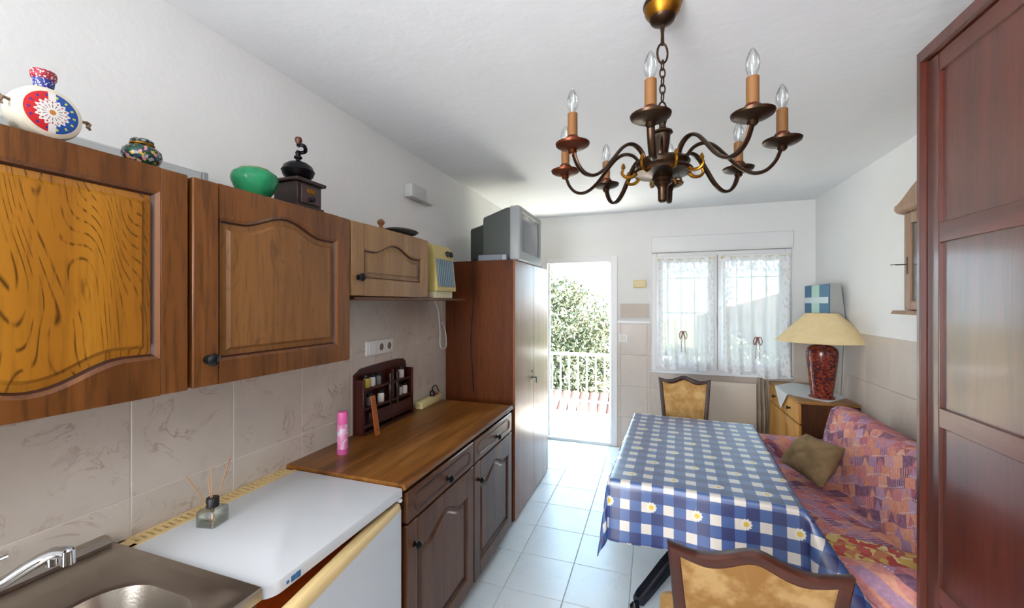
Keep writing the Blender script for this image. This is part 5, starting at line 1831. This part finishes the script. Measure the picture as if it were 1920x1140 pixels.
def curtain(label, x0, x1, zt, zb_, nsc, bowx, bowz, seed):
    t = thing('lace_curtain', label, 'curtain', ((x0 + x1) / 2, YB - 0.075, zb_), group='lace window curtains')
    bm = NB()

    def fn(u, v):
        sc = abs(math.sin(PI * nsc * u + seed))
        zlow = zb_ - 0.06 * sc - 0.05 * (u if seed > 0.2 else 0.3)
        z = zlow + (zt - zlow) * v
        y = YB - 0.075 + (0.008 + 0.012 * (1 - v)) * math.sin(u * 34 + seed * 5 + 0.8 * math.sin(v * 4)) - 0.012 * (1 - v)
        x = x0 + (x1 - x0) * u
        return Vector((x, y, z))
    gridmesh(bm, 80, 24, fn, lambda u, v: (u, v))
    mk('lace_panel', bm, M_lace, t, ang=80)
    bm = NB()
    tube(bm, [(x0 - 0.01, YB - 0.072, zt - 0.008), (x1 + 0.01, YB - 0.072, zt - 0.008)], 0.005, 8)
    box(bm, x0 - 0.012, x0 + 0.008, YB - 0.082, YB - 0.046, zt - 0.02, zt + 0.004, 0.002)
    box(bm, x1 - 0.008, x1 + 0.012, YB - 0.082, YB - 0.046, zt - 0.02, zt + 0.004, 0.002)
    mk('curtain_rod', bm, plain('cream_rod_%d' % int(seed * 10), lin(226, 214, 180), 0.5), t)
    bm = NB()
    yb_ = YB - 0.115
    for s_ in (-1, 1):
        sweep(bm, spline([(bowx, yb_, bowz), (bowx + s_ * 0.020, yb_ - 0.008, bowz + 0.010), (bowx + s_ * 0.036, yb_ - 0.006, bowz - 0.03), (bowx + s_ * 0.024, yb_, bowz - 0.065), (bowx + s_ * 0.006, yb_, bowz - 0.008)], 5), circ(0.010, 8, 0.003))
        sweep(bm, spline([(bowx, yb_, bowz), (bowx + s_ * 0.014, yb_ - 0.004, bowz - 0.09), (bowx + s_ * 0.018, yb_ + 0.004, bowz - 0.20)], 5), circ(0.006, 8, 0.002))
    lathe(bm, [(0.003, -0.012), (0.013, -0.006), (0.013, 0.006), (0.003, 0.012)], 10, Matrix.Translation((bowx, yb_, bowz)))
    mk('bow', bm, M_bow, t)
    return t


curtain('white lace curtain on the left window sash, nearer the door', 0.045, 0.555, 1.985, 0.93, 2, 0.275, 1.245, 0.1)
curtain('white lace curtain on the right window sash, nearer the lamp', 0.635, 1.195, 1.99, 0.91, 2, 0.925, 1.205, 0.5)

# ---------------------------------------------------------------- outside: grille, balcony, trees, houses
t = thing('window_grille', 'white security grille with scrolls outside the window', 'grille', (0.6, YB + 0.20, WZ0))
gy = YB + 0.19
for k in range(10):
    x = WX0 + 0.03 + (WX1 - WX0 - 0.06) * k / 9
    mk('upright_bar', box(NB(), x - 0.006, x + 0.006, gy - 0.006, gy + 0.006, WZ0, WZ1), M_white, t)
for z in (WZ0 + 0.06, 1.43, 1.80):
    mk('cross_bar', box(NB(), WX0, WX1, gy - 0.004, gy + 0.014, z - 0.006, z + 0.006), M_white, t)
for x in (0.09, 0.50, 0.74, 1.10):
    bm = NB()
    for zc_ in (1.54, 1.66):
        pts = []
        for k in range(20):
            a = k / 19 * 1.75 * PI
            r = 0.05 * (1 - 0.6 * k / 19)
            pts.append(Vector((x + r * math.cos(a), gy - 0.012, zc_ + r * math.sin(a))))
        tube(bm, pts, 0.005, 6)
    mk('scroll', bm, M_white, t)

bm = NB()
box(bm, -4.0, 4.0, YB + 0.24, 5.55, -0.20, -0.01)
box(bm, -4.0, 4.0, 5.32, 5.55, -0.01, 0.045)
struct('balcony_floor', bm, M_stone)
t = thing('balcony_railing', 'white balcony railing with vertical bars outside the open door', 'railing', (-0.8, 5.36, 0.045))
ry = 5.36
mk('top_rail', box(NB(), -2.6, 0.2, ry - 0.025, ry + 0.025, 0.845, 0.88, 0.006), M_white, t)
mk('bottom_rail', box(NB(), -2.6, 0.2, ry - 0.015, ry + 0.015, 0.085, 0.112, 0.004), M_white, t)
mk('middle_rail', box(NB(), -2.6, 0.2, ry - 0.012, ry + 0.012, 0.245, 0.268, 0.004), M_white, t)
for k in range(24):
    x = -2.55 + 0.115 * k
    mk('bar', box(NB(), x - 0.008, x + 0.008, ry - 0.008, ry + 0.008, 0.1125, 0.8445), M_white, t)
for x in (-2.58, 0.18):
    mk('post', box(NB(), x - 0.02, x + 0.02, ry - 0.02, ry + 0.02, 0.046, 0.8445), M_white, t)

struct('ground', box(NB(), -60, 60, 5.6, 120, -3.3, -3.0), cloudy('dry_lawn', lin(80, 84, 56), lin(108, 106, 80), 0.5, 0.95))


def tree(label, cx, cy, zb_, crowns, nleaf, mat, size, group):
    t = thing('garden_tree', label, 'tree', (cx, cy, zb_), group=group)
    bm = NB()
    zc = crowns[0][2]
    tube(bm, spline([(cx, cy, zb_), (cx + 0.08, cy, zb_ + 0.8), (cx - 0.05, cy + 0.05, zb_ + 1.8), (cx, cy, zc)], 4), 0.13, 8, [1.2 - 0.6 * i / 12 for i in range(13)])
    for (x, y, z, r) in crowns:
        tube(bm, spline([(cx, cy, zb_ + 1.4), ((cx + x) / 2 + 0.1, (cy + y) / 2, (zb_ + 1.4 + z) / 2 + 0.1), (x, y, z)], 4), 0.05, 6, [1.2 - 0.9 * i / 8 for i in range(9)])
    mk('trunk', bm, M_bark, t)
    verts, faces = [], []
    tot = sum(c[3] ** 2 for c in crowns)
    for (x, y, z, r) in crowns:
        for _ in range(int(nleaf * r * r / tot)):
            while True:
                p = Vector((random.uniform(-1, 1), random.uniform(-1, 1), random.uniform(-1, 1)))
                if 0.25 < p.length < 1:
                    break
            p = p.normalized() * (0.45 + 0.55 * random.random() ** 0.6)
            c = Vector((x, y, z)) + p * r * random.uniform(0.8, 1.08)
            a = Vector((random.gauss(0, 1), random.gauss(0, 1), random.gauss(0, 1))).normalized()
            b_ = a.cross(Vector((random.gauss(0, 1), random.gauss(0, 1), random.gauss(0, 1)))).normalized()
            s = size * random.uniform(0.6, 1.3)
            i0 = len(verts)
            verts += [c - a * s, c + b_ * s * 0.35, c + a * s, c - b_ * s * 0.35]
            faces.append((i0, i0 + 1, i0 + 2, i0 + 3))
    me = bpy.data.meshes.new('foliage')
    me.from_pydata([v - Vector((cx, cy, zb_)) for v in verts], [], faces)
    me.materials.append(mat)
    o = bpy.data.objects.new('foliage', me)
    COL.objects.link(o)
    o.parent = t
    o['kind'] = 'stuff'
    return t


tree('pale olive-green tree filling the open balcony door', -2.3, 10.2, -3.0,
     [(-2.4, 10.2, 0.9, 1.15), (-1.7, 10.3, 1.2, 0.85), (-1.3, 10.4, 0.45, 0.9), (-2.9, 10.2, 0.2, 1.0), (-1.9, 9.9, -0.2, 1.0), (-2.9, 10.4, 1.6, 0.8), (-2.2, 10.2, 1.7, 0.6), (-1.2, 10.3, -0.6, 0.8), (-2.2, 9.8, -0.9, 0.8)], 26000, M_leaf, 0.062, 'garden trees')
tree('low green tree seen through the left part of the window', 0.7, 9.5, -3.0,
     [(0.5, 9.5, 0.1, 0.55), (1.1, 9.6, -0.2, 0.5), (0.3, 9.4, -0.5, 0.4)], 5000, M_leaf2, 0.07, 'garden trees')
tree('low green tree seen through the right window sash', 1.9, 11.5, -3.0,
     [(1.7, 11.5, 0.0, 0.8), (2.3, 11.5, -0.3, 0.8)], 4000, M_leaf2, 0.07, 'garden trees')

# low neighbour wall with terracotta planters beyond the balcony
t = thing('garden_building', 'low cream garden building with terracotta tiled roof beyond the balcony', 'building', (-1.9, 8.6, -3.0))
bm = NB()
box(bm, -4.5, -0.2, 8.2, 8.7, -3.0, -0.85)
mk('wall', bm, M_house, t)
rfm = []
for k in range(22):
    x = -4.4 + 0.2 * k
    bm = NB()
    n = 6
    sec = [(x + 0.1 * math.cos(PI * j / n), 0.05 * math.sin(PI * j / n)) for j in range(n + 1)]
    loft(bm, [[Vector((a, 7.95, -0.82 + b)) for a, b in sec], [Vector((a, 8.85, -0.42 + b)) for a, b in sec]], True, True)
    mk('roof_tile', bm, M_terra, t)
for k in range(6):
    x = -3.9 + 0.62 * k
    mk('window', box(NB(), x, x + 0.36, 8.17, 8.2, -1.35, -0.98), M_darkwin, t)
t = thing('white_house', 'pale house with low beige roof seen through the right sash', 'house', (4.2, 16.5, -3.0))
mk('wall', box(NB(), 1.8, 7.0, 16.0, 20.0, -3.0, 1.1), M_house, t)
bm = NB()
prism(bm, [(1.5, 1.1), (7.3, 1.1), (4.4, 2.0)], 'y', 15.7, 20.3)
mk('roof', bm, plain('pale_roof', lin(150, 132, 118), 0.9), t)
for x in (2.6, 4.2, 5.8):
    mk('window', box(NB(), x, x + 0.7, 15.96, 16.0, -0.5, 0.5), M_darkwin, t)

# tidy: drop empties that ended up without children
for o in [o for o in COL.objects if o.type == 'EMPTY' and not o.children]:
    bpy.data.objects.remove(o)
